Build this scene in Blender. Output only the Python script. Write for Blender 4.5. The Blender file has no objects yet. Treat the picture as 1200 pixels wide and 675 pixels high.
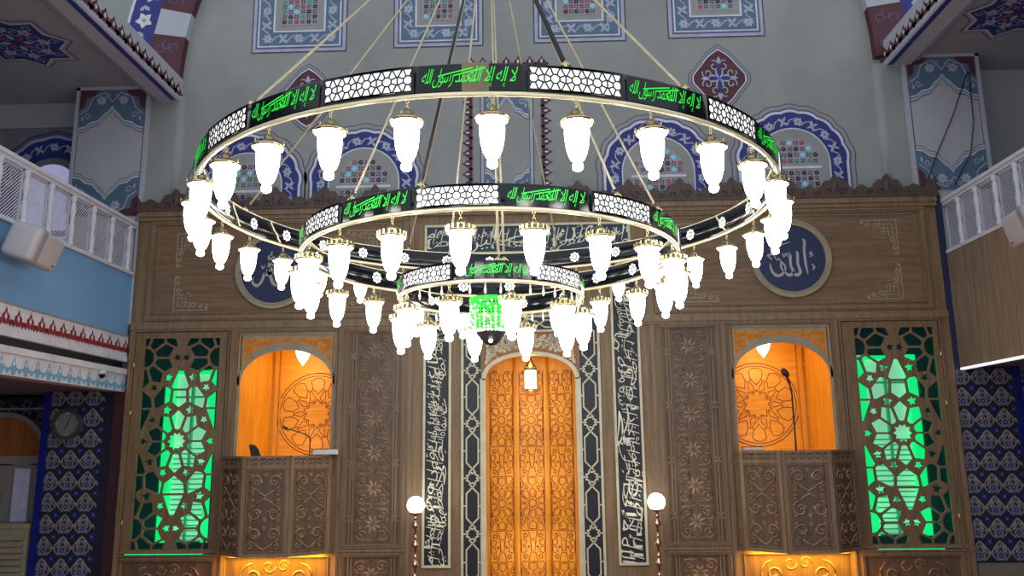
import bpy, math, random
from mathutils import Matrix, Vector
random.seed(7)
PI = math.pi
sc = bpy.context.scene
COL = bpy.context.collection
sc.view_settings.view_transform = 'Standard'
sc.cycles.use_denoising = True
sc.cycles.max_bounces = 6
sc.cycles.sample_clamp_indirect = 6

# ------------------------------------------------------------------ materials
def newmat(name):
    m = bpy.data.materials.new(name); m.use_nodes = True
    nt = m.node_tree; b = nt.nodes['Principled BSDF']
    return m, nt, b
def plain(name, col, rough=.6, metal=0., emit=None, es=0., var=.12, scale=6.):
    m, nt, b = newmat(name)
    tc = nt.nodes.new('ShaderNodeTexCoord'); n = nt.nodes.new('ShaderNodeTexNoise'); n.inputs['Scale'].default_value = scale
    n.inputs['Detail'].default_value = 4
    r = nt.nodes.new('ShaderNodeValToRGB')
    r.color_ramp.elements[0].position = .3; r.color_ramp.elements[1].position = .7
    r.color_ramp.elements[0].color = [c*(1-var) for c in col]+[1]
    r.color_ramp.elements[1].color = [min(1, c*(1+var)) for c in col]+[1]
    nt.links.new(tc.outputs['Object'], n.inputs['Vector']); nt.links.new(n.outputs['Fac'], r.inputs[0]); nt.links.new(r.outputs[0], b.inputs['Base Color'])
    b.inputs['Roughness'].default_value = rough; b.inputs['Metallic'].default_value = metal
    if emit:
        b.inputs['Emission Color'].default_value = list(emit)+[1]; b.inputs['Emission Strength'].default_value = es
    return m
def wood(name, c1, c2, rough=.5, axis='Z', bump=.15, planks=None):
    m, nt, b = newmat(name)
    tc = nt.nodes.new('ShaderNodeTexCoord'); mp = nt.nodes.new('ShaderNodeMapping')
    s = {'Z': (9, 9, .55), 'X': (.55, 9, 9)}[axis]
    mp.inputs['Scale'].default_value = s
    n = nt.nodes.new('ShaderNodeTexNoise'); n.inputs['Scale'].default_value = 2.2; n.inputs['Detail'].default_value = 9; n.inputs['Roughness'].default_value = .62
    n.inputs['Distortion'].default_value = .6
    n2 = nt.nodes.new('ShaderNodeTexNoise'); n2.inputs['Scale'].default_value = 14; n2.inputs['Detail'].default_value = 3
    mx = nt.nodes.new('ShaderNodeMix'); mx.data_type = 'FLOAT'; mx.inputs[0].default_value = .35
    r = nt.nodes.new('ShaderNodeValToRGB'); r.color_ramp.elements[0].position = .36; r.color_ramp.elements[1].position = .64
    r.color_ramp.elements[0].color = list(c1)+[1]; r.color_ramp.elements[1].color = list(c2)+[1]
    L = nt.links.new
    L(tc.outputs['Object'], mp.inputs[0]); L(mp.outputs[0], n.inputs['Vector']); L(mp.outputs[0], n2.inputs['Vector'])
    L(n.outputs['Fac'], mx.inputs[2]); L(n2.outputs['Fac'], mx.inputs[3]); L(mx.outputs[0], r.inputs[0]); L(r.outputs[0], b.inputs['Base Color'])
    bp = nt.nodes.new('ShaderNodeBump'); bp.inputs['Strength'].default_value = bump; bp.inputs['Distance'].default_value = .01
    L(mx.outputs[0], bp.inputs['Height']); L(bp.outputs[0], b.inputs['Normal'])
    b.inputs['Roughness'].default_value = rough
    return m
def plaster(name, col, var=.13):
    m, nt, b = newmat(name)
    tc = nt.nodes.new('ShaderNodeTexCoord')
    n = nt.nodes.new('ShaderNodeTexNoise'); n.inputs['Scale'].default_value = .9; n.inputs['Detail'].default_value = 8; n.inputs['Roughness'].default_value = .6
    r = nt.nodes.new('ShaderNodeValToRGB'); r.color_ramp.elements[0].position = .3; r.color_ramp.elements[1].position = .72
    r.color_ramp.elements[0].color = [c*(1-var)*k for c, k in zip(col, (1, 1.0, .97))]+[1]
    r.color_ramp.elements[1].color = [c*(1+var) for c in col]+[1]
    n2 = nt.nodes.new('ShaderNodeTexNoise'); n2.inputs['Scale'].default_value = 35; n2.inputs['Detail'].default_value = 4
    bp = nt.nodes.new('ShaderNodeBump'); bp.inputs['Strength'].default_value = .12; bp.inputs['Distance'].default_value = .01
    L = nt.links.new
    L(tc.outputs['Object'], n.inputs['Vector']); L(n.outputs['Fac'], r.inputs[0]); L(r.outputs[0], b.inputs['Base Color'])
    L(tc.outputs['Object'], n2.inputs['Vector']); L(n2.outputs['Fac'], bp.inputs['Height']); L(bp.outputs[0], b.inputs['Normal'])
    b.inputs['Roughness'].default_value = .85
    return m
M = {}
M['wood'] = wood('oak_panelling', (.145, .090, .043), (.285, .188, .098))
M['woodx'] = wood('oak_panelling_crosswise', (.13, .075, .038), (.25, .150, .082), axis='X')
M['mould'] = wood('oak_moulding', (.15, .095, .052), (.30, .20, .115), rough=.4)
M['carve'] = wood('carved_oak', (.075, .045, .026), (.17, .105, .06), rough=.42)
M['relief'] = wood('carved_oak_relief', (.20, .13, .08), (.36, .245, .15), rough=.3)
M['crest'] = plain('cresting_brown', (.085, .055, .048), .6)
M['lat'] = wood('lattice_oak', (.14, .082, .040), (.25, .155, .08), rough=.45)
M['orange'] = wood('honey_wood', (.60, .235, .012), (.82, .38, .028), axis='X', rough=.45)
M['orangez'] = wood('honey_wood_upright', (.58, .22, .012), (.80, .36, .026), rough=.45)
M['engrave'] = plain('engraved_line_brown', (.17, .04, .006), .7)
M['gold'] = plain('pale_gold_inlay', (.62, .58, .40), .4)
M['goldd'] = plain('gilt_fretwork', (.33, .28, .185), .45)
M['brass'] = plain('polished_brass', (.80, .66, .36), .22, 1., var=.05)
M['navyt'] = plain('dark_blue_gap_board', (.012, .02, .07), .6)
M['rod'] = plain('pale_gold_rod', (.62, .55, .36), .35, .4)
M['brassl'] = plain('glowing_pale_brass', (.95, .86, .58), .3, .6, emit=(1, .9, .6), es=.16, var=.04)  # faint emission puts caught lamplight into the brass itself
M['darkbrass'] = plain('aged_brass', (.36, .30, .18), .35, 1.)
M['chrome'] = plain('turned_steel', (.55, .47, .38), .2, 1.)
M['black'] = plain('black_acrylic', (.006, .008, .012), .12)
M['blackd'] = plain('black_cable', (.02, .02, .022), .5)
M['blackm'] = plain('black_microphone_plastic', (.02, .02, .02), .5)
M['navy'] = plain('navy_panel', (.006, .009, .020), .5)
M['teal'] = plain('dark_teal_panel', (.012, .040, .065), .35)
M['ivory'] = plain('ivory_lettering', (.80, .78, .62), .5)
M['green'] = plain('green_lit_lettering', (.02, .5, .05), .5, emit=(.03, 1., .06), es=.75)
M['lit'] = plain('white_lit_backing', (.9, .9, .9), .5, emit=(1, 1, .97), es=1.05, var=.02)
M['glass'] = plain('glowing_milk_glass', (.9, .9, .9), .3, emit=(1, .985, .94), es=15., var=.01)
M['glassw'] = plain('warm_glowing_globe', (.9, .9, .9), .3, emit=(1, .93, .75), es=10., var=.01)
M['glassb'] = plain('warm_lantern_glass', (.9, .8, .6), .3, emit=(1, .9, .68), es=2.4, var=.02)
M['greenglass'] = plain('green_beads', (.02, .6, .03), .3, emit=(.03, 1., .05), es=.9)
M['greenw'] = plain('pale_green_beads', (.6, .9, .6), .3, emit=(.65, 1., .65), es=1.1)
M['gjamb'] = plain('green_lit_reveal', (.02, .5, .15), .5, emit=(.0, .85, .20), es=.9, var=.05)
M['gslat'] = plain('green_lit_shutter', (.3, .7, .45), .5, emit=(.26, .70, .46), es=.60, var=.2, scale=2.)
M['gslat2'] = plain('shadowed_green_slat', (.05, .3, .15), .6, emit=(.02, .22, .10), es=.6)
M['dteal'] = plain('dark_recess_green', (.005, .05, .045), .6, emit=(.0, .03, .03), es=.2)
M['wall'] = plaster('grey_plaster', (.285, .30, .30))
M['wallw'] = plaster('pale_plaster_moulding', (.42, .43, .50), .06)
M['soffit'] = plaster('gallery_ceiling_plaster', (.36, .37, .40), .08)
M['blue'] = plain('cobalt_paint', (.018, .028, .20), .6)
M['steel'] = plain('slate_blue_paint', (.085, .155, .25), .6)
M['pale'] = plain('pale_lilac_paint', (.38, .41, .52), .6)
M['white'] = plain('white_paint', (.62, .63, .70), .6)
M['line'] = plain('dark_outline_paint', (.06, .07, .12), .7)
M['maroon'] = plain('maroon_paint', (.085, .022, .035), .7)
M['red'] = plain('dark_red_paint', (.25, .02, .035), .6)
M['violet'] = plain('violet_paint', (.12, .10, .25), .6)
M['pink'] = plain('stucco_grille', (.33, .30, .34), .8)
M['hole'] = plain('dark_pierced_hole', (.02, .02, .035), .8)
M['cyan'] = plain('cyan_stained_glass', (.10, .45, .60), .3, emit=(.2, .7, .95), es=.25)
M['sred'] = plain('red_stained_glass', (.35, .03, .06), .3)
M['sgreen'] = plain('green_stained_glass', (.02, .30, .22), .3)
M['lblue'] = plain('sky_blue_gallery_paint', (.17, .36, .62), .45, var=.04, scale=1.5)
M['lfrz'] = plain('light_blue_motif', (.16, .38, .60), .6)
M['wht'] = plain('white_balustrade_paint', (.60, .61, .68), .5, var=.04)
M['mesh'] = plain('white_mesh_screen', (.50, .51, .60), .6, var=.03)
M['gallerygrey'] = plain('mid_grey_gallery', (.18, .19, .22), .8)  # one even grey for gallery walls, slabs and window inset
M['laminate'] = wood('grey_oak_laminate', (.16, .11, .075), (.31, .225, .155), bump=.02)
M['spk'] = plain('off_white_speaker', (.50, .48, .50), .5, var=.03)
M['spkg'] = plain('speaker_grey', (.28, .30, .36), .5)
M['tile'] = plain('navy_tile_ground', (.014, .016, .036), .3)
M['tgrey'] = plain('tile_grey_motif', (.19, .20, .24), .35)
M['twhite'] = plain('tile_white_outline', (.27, .27, .29), .35)
M['tblue'] = plain('tile_cobalt_motif', (.02, .025, .22), .35)
M['tred'] = plain('tile_rust_motif', (.22, .09, .07), .35)
M['cobalt'] = plain('cobalt_tile_edge', (.004, .01, .20), .3)
M['oxblood'] = plain('oxblood_strip', (.035, .008, .014), .6)
M['stone'] = plain('grey_stone_base', (.16, .15, .12), .6)
M['beige'] = plain('beige_appliance', (.30, .27, .19), .5)
M['pane'] = plain('lilac_window_pane', (.40, .41, .62), .3, emit=(.58, .6, .95), es=.40, var=.05)
M['paned'] = plain('curtained_pane', (.30, .31, .42), .4, emit=(.4, .42, .62), es=.12, var=.2)
M['pvc'] = plain('greige_door_frame', (.28, .26, .25), .5)
M['amberw'] = wood('amber_arch_wood', (.22, .07, .012), (.42, .14, .03))
M['led'] = plain('white_led_strip', (.9, .9, .9), .5, emit=(.8, .85, 1), es=.9, var=.01)
M['clockf'] = plain('grey_clock_face', (.20, .21, .23), .35)
M['clockr'] = plain('clock_rim', (.10, .105, .11), .3, .5)
M['floor'] = plain('red_carpet_floor', (.20, .04, .03), .95)
M['paper'] = plain('white_book_pages', (.60, .58, .55), .7)
M['bulb'] = plain('small_bright_bulb', (.9, .9, .9), .3, emit=(1, .97, .85), es=6., var=.01)

M['lit_sp'] = plain('amber_glow_fret_shapes', (.55, .20, .03), .6, emit=(.9, .40, .03), es=.13)  # glowing shapes laid over the fretwork, imitating alcove light through holes
M['cover'] = plain('dark_book_cover', (.09, .08, .08), .6)
M['crystal'] = plain('clear_crystal', (.7, .68, .6), .15, .3, emit=(1, .95, .8), es=.15)
M['joint'] = plain('ochre_joint_plate', (.30, .24, .12), .45)
M['glassw2'] = plain('alcove_lamp_glass', (.9, .9, .9), .3, emit=(1, .98, .88), es=3.5, var=.01)
M['navy2'] = plain('roundel_navy', (.010, .022, .085), .35)
M['goldd2'] = plain('roundel_lettering', (.40, .40, .38), .5)

# ------------------------------------------------------------------ mesh builder
class MB:
    def __init__(s, *mats):
        s.v = []; s.f = []; s.mi = []; s.mats = list(mats); s.tf = None; s.sm = []
    def idx(s, m):
        if m is None: return 0
        if m not in s.mats: s.mats.append(m)
        return s.mats.index(m)
    def add(s, vs, fs, m=None, smooth=False):
        b = len(s.v); k = s.idx(m)
        for p in vs:
            s.v.append(tuple(s.tf(p)) if s.tf else tuple(p))
        for f in fs:
            s.f.append([b+i for i in f]); s.mi.append(k); s.sm.append(smooth)
    def box(s, x0, x1, y0, y1, z0, z1, m=None):
        s.add([(x0,y0,z0),(x1,y0,z0),(x1,y1,z0),(x0,y1,z0),(x0,y0,z1),(x1,y0,z1),(x1,y1,z1),(x0,y1,z1)],
              [(0,3,2,1),(4,5,6,7),(0,1,5,4),(1,2,6,5),(2,3,7,6),(3,0,4,7)], m)
    def poly(s, pts, y, m=None):                      # flat polygon facing -Y
        s.add([(p[0], y, p[1]) for p in pts], [list(range(len(pts)))], m)
    def prism(s, pts, y0, y1, m=None):                # polygon in xz pushed from y0 (front) to y1
        n = len(pts)
        s.add([(p[0], y0, p[1]) for p in pts]+[(p[0], y1, p[1]) for p in pts],
              [list(range(n)), list(range(2*n-1, n-1, -1))]+[(i, i+n, (i+1) % n+n, (i+1) % n) for i in range(n)], m)
    def strip(s, pts, w, y, m=None, d=0., closed=False):   # flat ribbon along a polyline in xz (raised by d towards -Y)
        n = len(pts)
        if n < 2: return
        L = []; R_ = []
        for i in range(n):
            a = pts[(i-1) % n] if (closed or i > 0) else pts[i]
            b = pts[(i+1) % n] if (closed or i < n-1) else pts[i]
            dx, dz = b[0]-a[0], b[1]-a[1]; l = math.hypot(dx, dz) or 1
            ww = w[i] if isinstance(w, (list, tuple)) else w
            nx, nz = -dz/l*ww/2, dx/l*ww/2
            if 0 < i < n-1 or closed:                 # mitre
                p, q = pts[i], pts[(i+1) % n]
                ex, ez = q[0]-p[0], q[1]-p[1]; le = math.hypot(ex, ez) or 1
                c = abs((dx*ex+dz*ez)/(l*le)); k = min(1/max(c, .45), 2)
                nx *= k; nz *= k
            L.append((pts[i][0]+nx, pts[i][1]+nz)); R_.append((pts[i][0]-nx, pts[i][1]-nz))
        m_ = n if closed else n-1
        vs = [(p[0], y-d, p[1]) for p in L]+[(p[0], y-d, p[1]) for p in R_]
        fs = [(i, (i+1) % n, (i+1) % n+n, i+n) for i in range(m_)]
        if d > 0:
            vs += [(p[0], y, p[1]) for p in L]+[(p[0], y, p[1]) for p in R_]
            fs += [(i, (i+1) % n, (i+1) % n+2*n, i+2*n) for i in range(m_)]+[(i+n, (i+1) % n+n, (i+1) % n+3*n, i+3*n) for i in range(m_)]
        s.add(vs, fs, m)
    def tube(s, pts, r, n=6, m=None, closed=False, caps=True):
        pts = [Vector(p) for p in pts]; k = len(pts); vs = []; fs = []
        up = Vector((0, 0, 1))
        d0 = (pts[1]-pts[0]).normalized()
        if abs(d0.dot(up)) > .95: up = Vector((1, 0, 0))
        for i, p in enumerate(pts):
            a = pts[(i-1) % k] if (closed or i > 0) else p
            b = pts[(i+1) % k] if (closed or i < k-1) else p
            d = (b-a).normalized(); u = d.cross(up)
            if u.length < 1e-4: u = d.cross(Vector((0, 1, 0)))
            u.normalize(); w = u.cross(d)
            rr = r[i] if isinstance(r, (list, tuple)) else r
            for j in range(n):
                t = 2*PI*j/n; vs.append(p+u*rr*math.cos(t)+w*rr*math.sin(t))
        for i in range(k if closed else k-1):
            for j in range(n):
                a = i*n+j; b = i*n+(j+1) % n; c = ((i+1) % k)*n+(j+1) % n; d = ((i+1) % k)*n+j
                fs.append((a, b, c, d))
        if caps and not closed:
            fs.append(list(range(n))[::-1]); fs.append([(k-1)*n+j for j in range(n)])
        s.add(vs, fs, m, True)
    def lathe(s, prof, n=20, c=(0, 0, 0), m=None, a0=0, smooth=True):   # prof: (r, z)
        k = len(prof); vs = []; fs = []
        for (r, z) in prof:
            for j in range(n):
                t = a0+2*PI*j/n; vs.append((c[0]+r*math.cos(t), c[1]+r*math.sin(t), c[2]+z))
        for i in range(k-1):
            for j in range(n):
                fs.append((i*n+j, i*n+(j+1) % n, (i+1)*n+(j+1) % n, (i+1)*n+j))
        s.add(vs, fs, m, smooth)
    def build(s, name, parent=None, label=None):
        me = bpy.data.meshes.new(name); me.from_pydata(s.v, [], s.f)
        for m in s.mats: me.materials.append(M[m])
        me.polygons.foreach_set('material_index', s.mi)
        me.polygons.foreach_set('use_smooth', s.sm)
        me.update()
        o = bpy.data.objects.new(name, me); COL.objects.link(o)
        if parent: o.parent = parent
        if label: o['label'] = label
        return o
def tag(o, label, cat, group=None):
    o['label'] = label; o['category'] = cat
    if group: o['group'] = group
    return o
def thing(name, label, cat, loc=(0, 0, 0), group=None):
    o = bpy.data.objects.new(name, None); COL.objects.link(o); o.location = loc
    o.empty_display_size = .1
    return tag(o, label, cat, group)
def struct(o): o['kind'] = 'structure'; return o
def dup(o, parent=None):
    c = o.copy(); COL.objects.link(c)
    if parent: c.parent = parent
    for ch in [x for x in COL.objects if x.parent == o]: dup(ch, c)
    return c
def local_mb(mb, loc):                                # shift world-coded verts to a thing's own origin
    mb.v = [(v[0]-loc[0], v[1]-loc[1], v[2]-loc[2]) for v in mb.v]; return mb

def curve_mesh(splines, depth):
    """flat region with holes (even-odd fill), pushed by depth; returns verts (x, y=depth, z) and faces"""
    cu = bpy.data.curves.new('c', 'CURVE'); cu.dimensions = '2D'; cu.fill_mode = 'BOTH'; cu.extrude = depth/2
    for pts in splines:
        sp = cu.splines.new('POLY'); sp.points.add(len(pts)-1); sp.use_cyclic_u = True
        for i, p in enumerate(pts): sp.points[i].co = (p[0], p[1], 0, 1)
    o = bpy.data.objects.new('c', cu); COL.objects.link(o)
    me = bpy.data.meshes.new_from_object(o.evaluated_get(bpy.context.evaluated_depsgraph_get()))
    vs = [(v.co.x, -v.co.z, v.co.y) for v in me.vertices]; fs = [list(p.vertices) for p in me.polygons]
    bpy.data.objects.remove(o); bpy.data.curves.remove(cu); bpy.data.meshes.remove(me)
    return vs, fs
def plate(mb, outer, holes, y0, y1, m=None):
    vs, fs = curve_mesh([outer]+holes, y1-y0)
    yc = (y0+y1)/2
    mb.add([(v[0], v[1]+yc, v[2]) for v in vs], fs, m)

# ------------------------------------------------------------------ Arabic lettering (joined letter forms)
FORMS = {'ا': 0xFE8D, 'أ': 0xFE83, 'إ': 0xFE87, 'آ': 0xFE81, 'ب': 0xFE8F, 'ة': 0xFE93, 'ت': 0xFE95, 'ث': 0xFE99, 'ج': 0xFE9D, 'ح': 0xFEA1,
 'خ': 0xFEA5, 'د': 0xFEA9, 'ذ': 0xFEAB, 'ر': 0xFEAD, 'ز': 0xFEAF, 'س': 0xFEB1, 'ش': 0xFEB5, 'ص': 0xFEB9, 'ض': 0xFEBD, 'ط': 0xFEC1, 'ظ': 0xFEC5,
 'ع': 0xFEC9, 'غ': 0xFECD, 'ف': 0xFED1, 'ق': 0xFED5, 'ك': 0xFED9, 'ل': 0xFEDD, 'م': 0xFEE1, 'ن': 0xFEE5, 'ه': 0xFEE9, 'و': 0xFEED, 'ى': 0xFEEF,
 'ي': 0xFEF1, 'ئ': 0xFE89, 'ؤ': 0xFE85}
TWO = set('اأإآدذرزوةىؤ')
LA = {'ا': 0xFEFB, 'أ': 0xFEF7, 'إ': 0xFEF9, 'آ': 0xFEF5}
def shape_arabic(t):
    out = []; i = 0
    def joins_next(c): return c in FORMS and c not in TWO
    prev = False
    while i < len(t):
        c = t[i]
        if c == 'ل' and i+1 < len(t) and t[i+1] in LA:
            out.append(chr(LA[t[i+1]]+(1 if prev else 0))); prev = False; i += 2; continue
        if c in FORMS:
            nxt = i+1 < len(t) and t[i+1] in FORMS and joins_next(c)
            b = FORMS[c]
            if c in TWO: out.append(chr(b+(1 if prev else 0)))
            else: out.append(chr(b+(3 if prev and nxt else 2 if nxt else 1 if prev else 0)))
            prev = joins_next(c) and nxt
        elif c == 'ء': out.append(chr(0xFE80)); prev = False
        else: out.append(c); prev = False
        i += 1
    return ''.join(reversed(out))
def text_geo(t, w, h, weight=0.0, space=1.0):
    """lettering filling a w x h box centred on the origin: verts (x, z), faces"""
    cu = bpy.data.curves.new('t', 'FONT'); cu.body = shape_arabic(t); cu.offset = weight; cu.space_character = space; cu.resolution_u = 4
    o = bpy.data.objects.new('t', cu); COL.objects.link(o)
    me = bpy.data.meshes.new_from_object(o.evaluated_get(bpy.context.evaluated_depsgraph_get()))
    vs = [(v.co.x, v.co.y) for v in me.vertices]; fs = [list(p.vertices) for p in me.polygons]
    bpy.data.objects.remove(o); bpy.data.curves.remove(cu); bpy.data.meshes.remove(me)
    xs = [v[0] for v in vs]; zs = [v[1] for v in vs]
    x0, x1, z0, z1 = min(xs), max(xs), min(zs), max(zs)
    return [((v[0]-(x0+x1)/2)*w/(x1-x0), (v[1]-(z0+z1)/2)*h/(z1-z0)) for v in vs], fs

# ------------------------------------------------------------------ girih cells
def clip(poly, nx, nz, c):                            # keep nx*x+nz*z <= c
    out = []
    for i in range(len(poly)):
        a, b = poly[i], poly[(i+1) % len(poly)]
        da, db = nx*a[0]+nz*a[1]-c, nx*b[0]+nz*b[1]-c
        if da <= 0: out.append(a)
        if (da < 0) != (db < 0) and da != db:
            t = da/(da-db); out.append((a[0]+(b[0]-a[0])*t, a[1]+(b[1]-a[1])*t))
    return out
def cells(seeds, bbox, gap):
    """bbox x0,x1,z0,z1; seeds (x, z, weight, keep); straight-sided cells around seeds with a gap between them"""
    x0, x1, z0, z1 = bbox; res = []
    for i, s in enumerate(seeds):
        if not (x0-.02 <= s[0] <= x1+.02 and z0-.02 <= s[1] <= z1+.02): continue
        p = [(x0, z0), (x1, z0), (x1, z1), (x0, z1)]
        for j, q in enumerate(seeds):
            if i == j: continue
            dx, dz = q[0]-s[0], q[1]-s[1]; d = math.hypot(dx, dz)
            if d > 2.2 or d < 1e-6: continue
            nx, nz = dx/d, dz/d
            mid = d/2+(s[2]-q[2])/(2*d)-gap/2
            p = clip(p, nx, nz, nx*s[0]+nz*s[1]+mid)
            if len(p) < 3: break
        if len(p) >= 3:
            ar = abs(sum(p[k][0]*p[(k+1) % len(p)][1]-p[(k+1) % len(p)][0]*p[k][1] for k in range(len(p))))/2
            if ar > (gap*.4)**2: res.append((i, p))
    return res
def star(cx, cz, n, r1, r2, rot=0.):
    return [(cx+(r1 if k % 2 == 0 else r2)*math.cos(rot+PI*k/n), cz+(r1 if k % 2 == 0 else r2)*math.sin(rot+PI*k/n)) for k in range(2*n)]
def circ(cx, cz, r, n=24, rz=None): return [(cx+r*math.cos(2*PI*k/n), cz+(rz or r)*math.sin(2*PI*k/n)) for k in range(n)]
def in_poly(p, poly):
    x, z = p; c = False
    for i in range(len(poly)):
        a, b = poly[i], poly[(i+1) % len(poly)]
        if (a[1] > z) != (b[1] > z) and x < (b[0]-a[0])*(z-a[1])/(b[1]-a[1])+a[0]: c = not c
    return c
def fit_star(x, z, n, ratio, cell, rmax):
    best = None; cx = sum(p[0] for p in cell)/len(cell); cz = sum(p[1] for p in cell)/len(cell)
    for q in range(8):
        rot = 2*PI/n*q/8; r = rmax
        while r > .01 and not all(in_poly(p, cell) for p in star(cx, cz, n, r, r*ratio, rot)): r *= .95
        if best is None or r > best[0]: best = (r, rot)
    return star(cx, cz, n, best[0], best[0]*ratio, best[1])
def girih_holes(a, b, hw, hh, gap, scale=1.):
    """ten-fold rosettes at (0,0) and (+-a,+-b...), straight cut holes inside +-hw, +-hh"""
    s = scale; seeds = []; stars = []
    cen = [(0, 0)]
    for k in range(-6, 7):
        for sx in (-1, 1):
            if k % 2: cen.append((sx*a, k*b))
        if k % 2 == 0 and k: cen.append((0, k*b))
        if k % 2 == 0:
            cen += [(2*a, k*b), (-2*a, k*b)]
    for (x, z) in cen:
        if abs(z) > hh+.8*s or abs(x) > hw+.8*s: continue
        seeds.append((x, z, .018*s*s, 'star'))
        for k in range(10):
            t = PI/2+k*PI/5
            seeds.append((x+.29*s*math.cos(t), z+.29*s*math.sin(t), .012*s*s, 'petal'))
            seeds.append((x+.185*s*math.cos(t+PI/10), z+.185*s*math.sin(t+PI/10), -.0045*s*s, 'kite'))
            q = (x+.455*s*math.cos(t+PI/10), z+.455*s*math.sin(t+PI/10))
            if all(math.hypot(q[0]-o[0], q[1]-o[1]) > .13*s for o in seeds): seeds.append((q[0], q[1], 0, 'five'))
    for k in range(-7, 8):
        for sx in (0, -1, 1):
            for (ex, ez) in ((0, 1.215), (0, -1.215), (0, .62), (0, .87), (.24, .64), (-.24, .64), (0, -.62), (0, -.87), (.24, -.64), (-.24, -.64)):
                x, z = sx*a+ex*s, k*b+ez*s
                if (k % 2 == 0) != (sx == 0): continue
                if all(math.hypot(x-o[0], z-o[1]) > .12*s for o in seeds): seeds.append((x, z, .003*s*s, 'fill'))
    out = []
    for i, p in cells(seeds, (-hw, hw, -hh, hh), gap):
        x, z, w, kind = seeds[i]
        if kind == 'star' and abs(x) < hw-.1*s and abs(z) < hh-.1*s:
            out.append(fit_star(x, z, 10, .72, p, .16*s))
        elif kind == 'five' and abs(x) < hw-.06*s and abs(z) < hh-.06*s:
            out.append(fit_star(x, z, 5, .52, p, .11*s))
        else: out.append(p)
    return out

# ------------------------------------------------------------------ carved relief
def spiral(cx, cz, r, a0, turns, sgn, r1=.22, n=16):
    return [(cx+r*(1-(1-r1)*k/n)*math.cos(a0+sgn*2*PI*turns*k/n), cz+r*(1-(1-r1)*k/n)*math.sin(a0+sgn*2*PI*turns*k/n)) for k in range(n+1)]
def relief_line(mb, pts, y, r, m='relief', n=5):
    k = len(pts); rr = [r*(.55+.45*math.sin(PI*(.12+.80*i/(k-1)))) for i in range(k)]
    mb.tube([(p[0], y-r*.25, p[1]) for p in pts], rr, n, m)
def leaf(mb, x, z, l, w, ang, y, m, d=.008):
    ca, sa = math.cos(ang), math.sin(ang)
    pr = [(0, 0), (l*.3, w*.45), (l*.6, w*.4), (l, 0), (l*.6, -w*.4), (l*.3, -w*.45)]
    pts = [(x+p[0]*ca-p[1]*sa, z+p[0]*sa+p[1]*ca) for p in pr]
    c = (x+l*.5*ca, z+l*.5*sa)
    vs = [(p[0], y, p[1]) for p in pts]+[(c[0], y-d, c[1])]
    mb.add(vs, [(i, (i+1) % 6, 6) for i in range(6)], m)
def flower(mb, x, z, r, y, m, mc=None, n=5, rot=0., d=.006):
    for k in range(n):
        leaf(mb, x, z, r, r*.75, rot+2*PI*k/n, y, m, d)
    if mc: mb.poly(circ(x, z, r*.22, 8), y-d-.002, mc)
def scroll_panel(mb, x0, x1, z0, z1, y, m='relief', r=.014):
    """mirrored C-scrolls stacked up a panel, like carved acanthus"""
    w = x1-x0; cx = (x0+x1)/2; h = w*.78; n = max(1, round((z1-z0)/h)); h = (z1-z0)/n
    R_ = w*.215
    for k in range(n):
        cz = z0+h*(k+.5)
        for s in (-1, 1):
            up = 1 if k % 2 == 0 else -1
            relief_line(mb, spiral(cx+s*w*.25, cz+h*.10*up, R_, PI/2*(-up)+(0 if s > 0 else 0), 1.35, s*up), y, r, m)
            p0 = (cx+s*w*.25, cz+h*.10*up-R_*up)
            relief_line(mb, [p0, (cx+s*w*.12, cz-h*.36*up), (cx+s*w*.02, cz-h*.42*up), (cx-s*w*.03, cz-h*.5*up)], y, r*.9, m)
            relief_line(mb, spiral(cx+s*w*.34, cz-h*.33*up, R_*.42, PI/2*up, 1.1, -s*up, .3, 10), y, r*.8, m)
            leaf(mb, cx+s*w*.09, cz+h*.02, h*.24, w*.09, PI/2-s*.5 if up > 0 else -PI/2+s*.5, y, m, r)
            leaf(mb, cx+s*w*.42, cz+h*.32*up, h*.15, w*.08, (PI*.5+s*.9)*up, y, m, r)
            leaf(mb, cx+s*w*.25, cz+h*.10*up, h*.10, w*.09, k+s, y, m, r)
        flower(mb, cx, cz+h*.34*(1 if k % 2 == 0 else -1), w*.075, y, m, None, 5, k, r)
def flower_panel(mb, x0, x1, z0, z1, y, m='relief', r=.011):
    """stacked eight-lobed rosettes with volutes (tall wall panels)"""
    w = x1-x0; cx = (x0+x1)/2; n = max(1, round((z1-z0)/(w*1.0))); h = (z1-z0)/n
    for k in range(n):
        cz = z0+h*(k+.5)
        for q in range(8):
            a = PI/4*q+PI/8; L = h*.30
            leaf(mb, cx+.02*math.cos(a), cz+.02*math.sin(a), L*.8, w*.09, a, y, m, r)
        for sx in (-1, 1):
            for sz in (-1, 1):
                relief_line(mb, spiral(cx+sx*w*.29, cz+sz*h*.27, w*.19, -PI/2*sz, 1.5, sx*sz, .2, 16), y, r*1.1, m)
                leaf(mb, cx+sx*w*.30, cz+sz*h*.27, w*.08, w*.08, sx+sz, y, m, r)
                relief_line(mb, [(cx+sx*w*.02, cz+sz*h*.5), (cx+sx*w*.12, cz+sz*h*.42), (cx+sx*w*.30, cz+sz*h*.45), (cx+sx*w*.46, cz+sz*h*.40)], y, r*.8, m)
            relief_line(mb, [(cx+sx*w*.46, cz-h*.2), (cx+sx*w*.36, cz), (cx+sx*w*.46, cz+h*.2)], y, r*.8, m)
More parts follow.
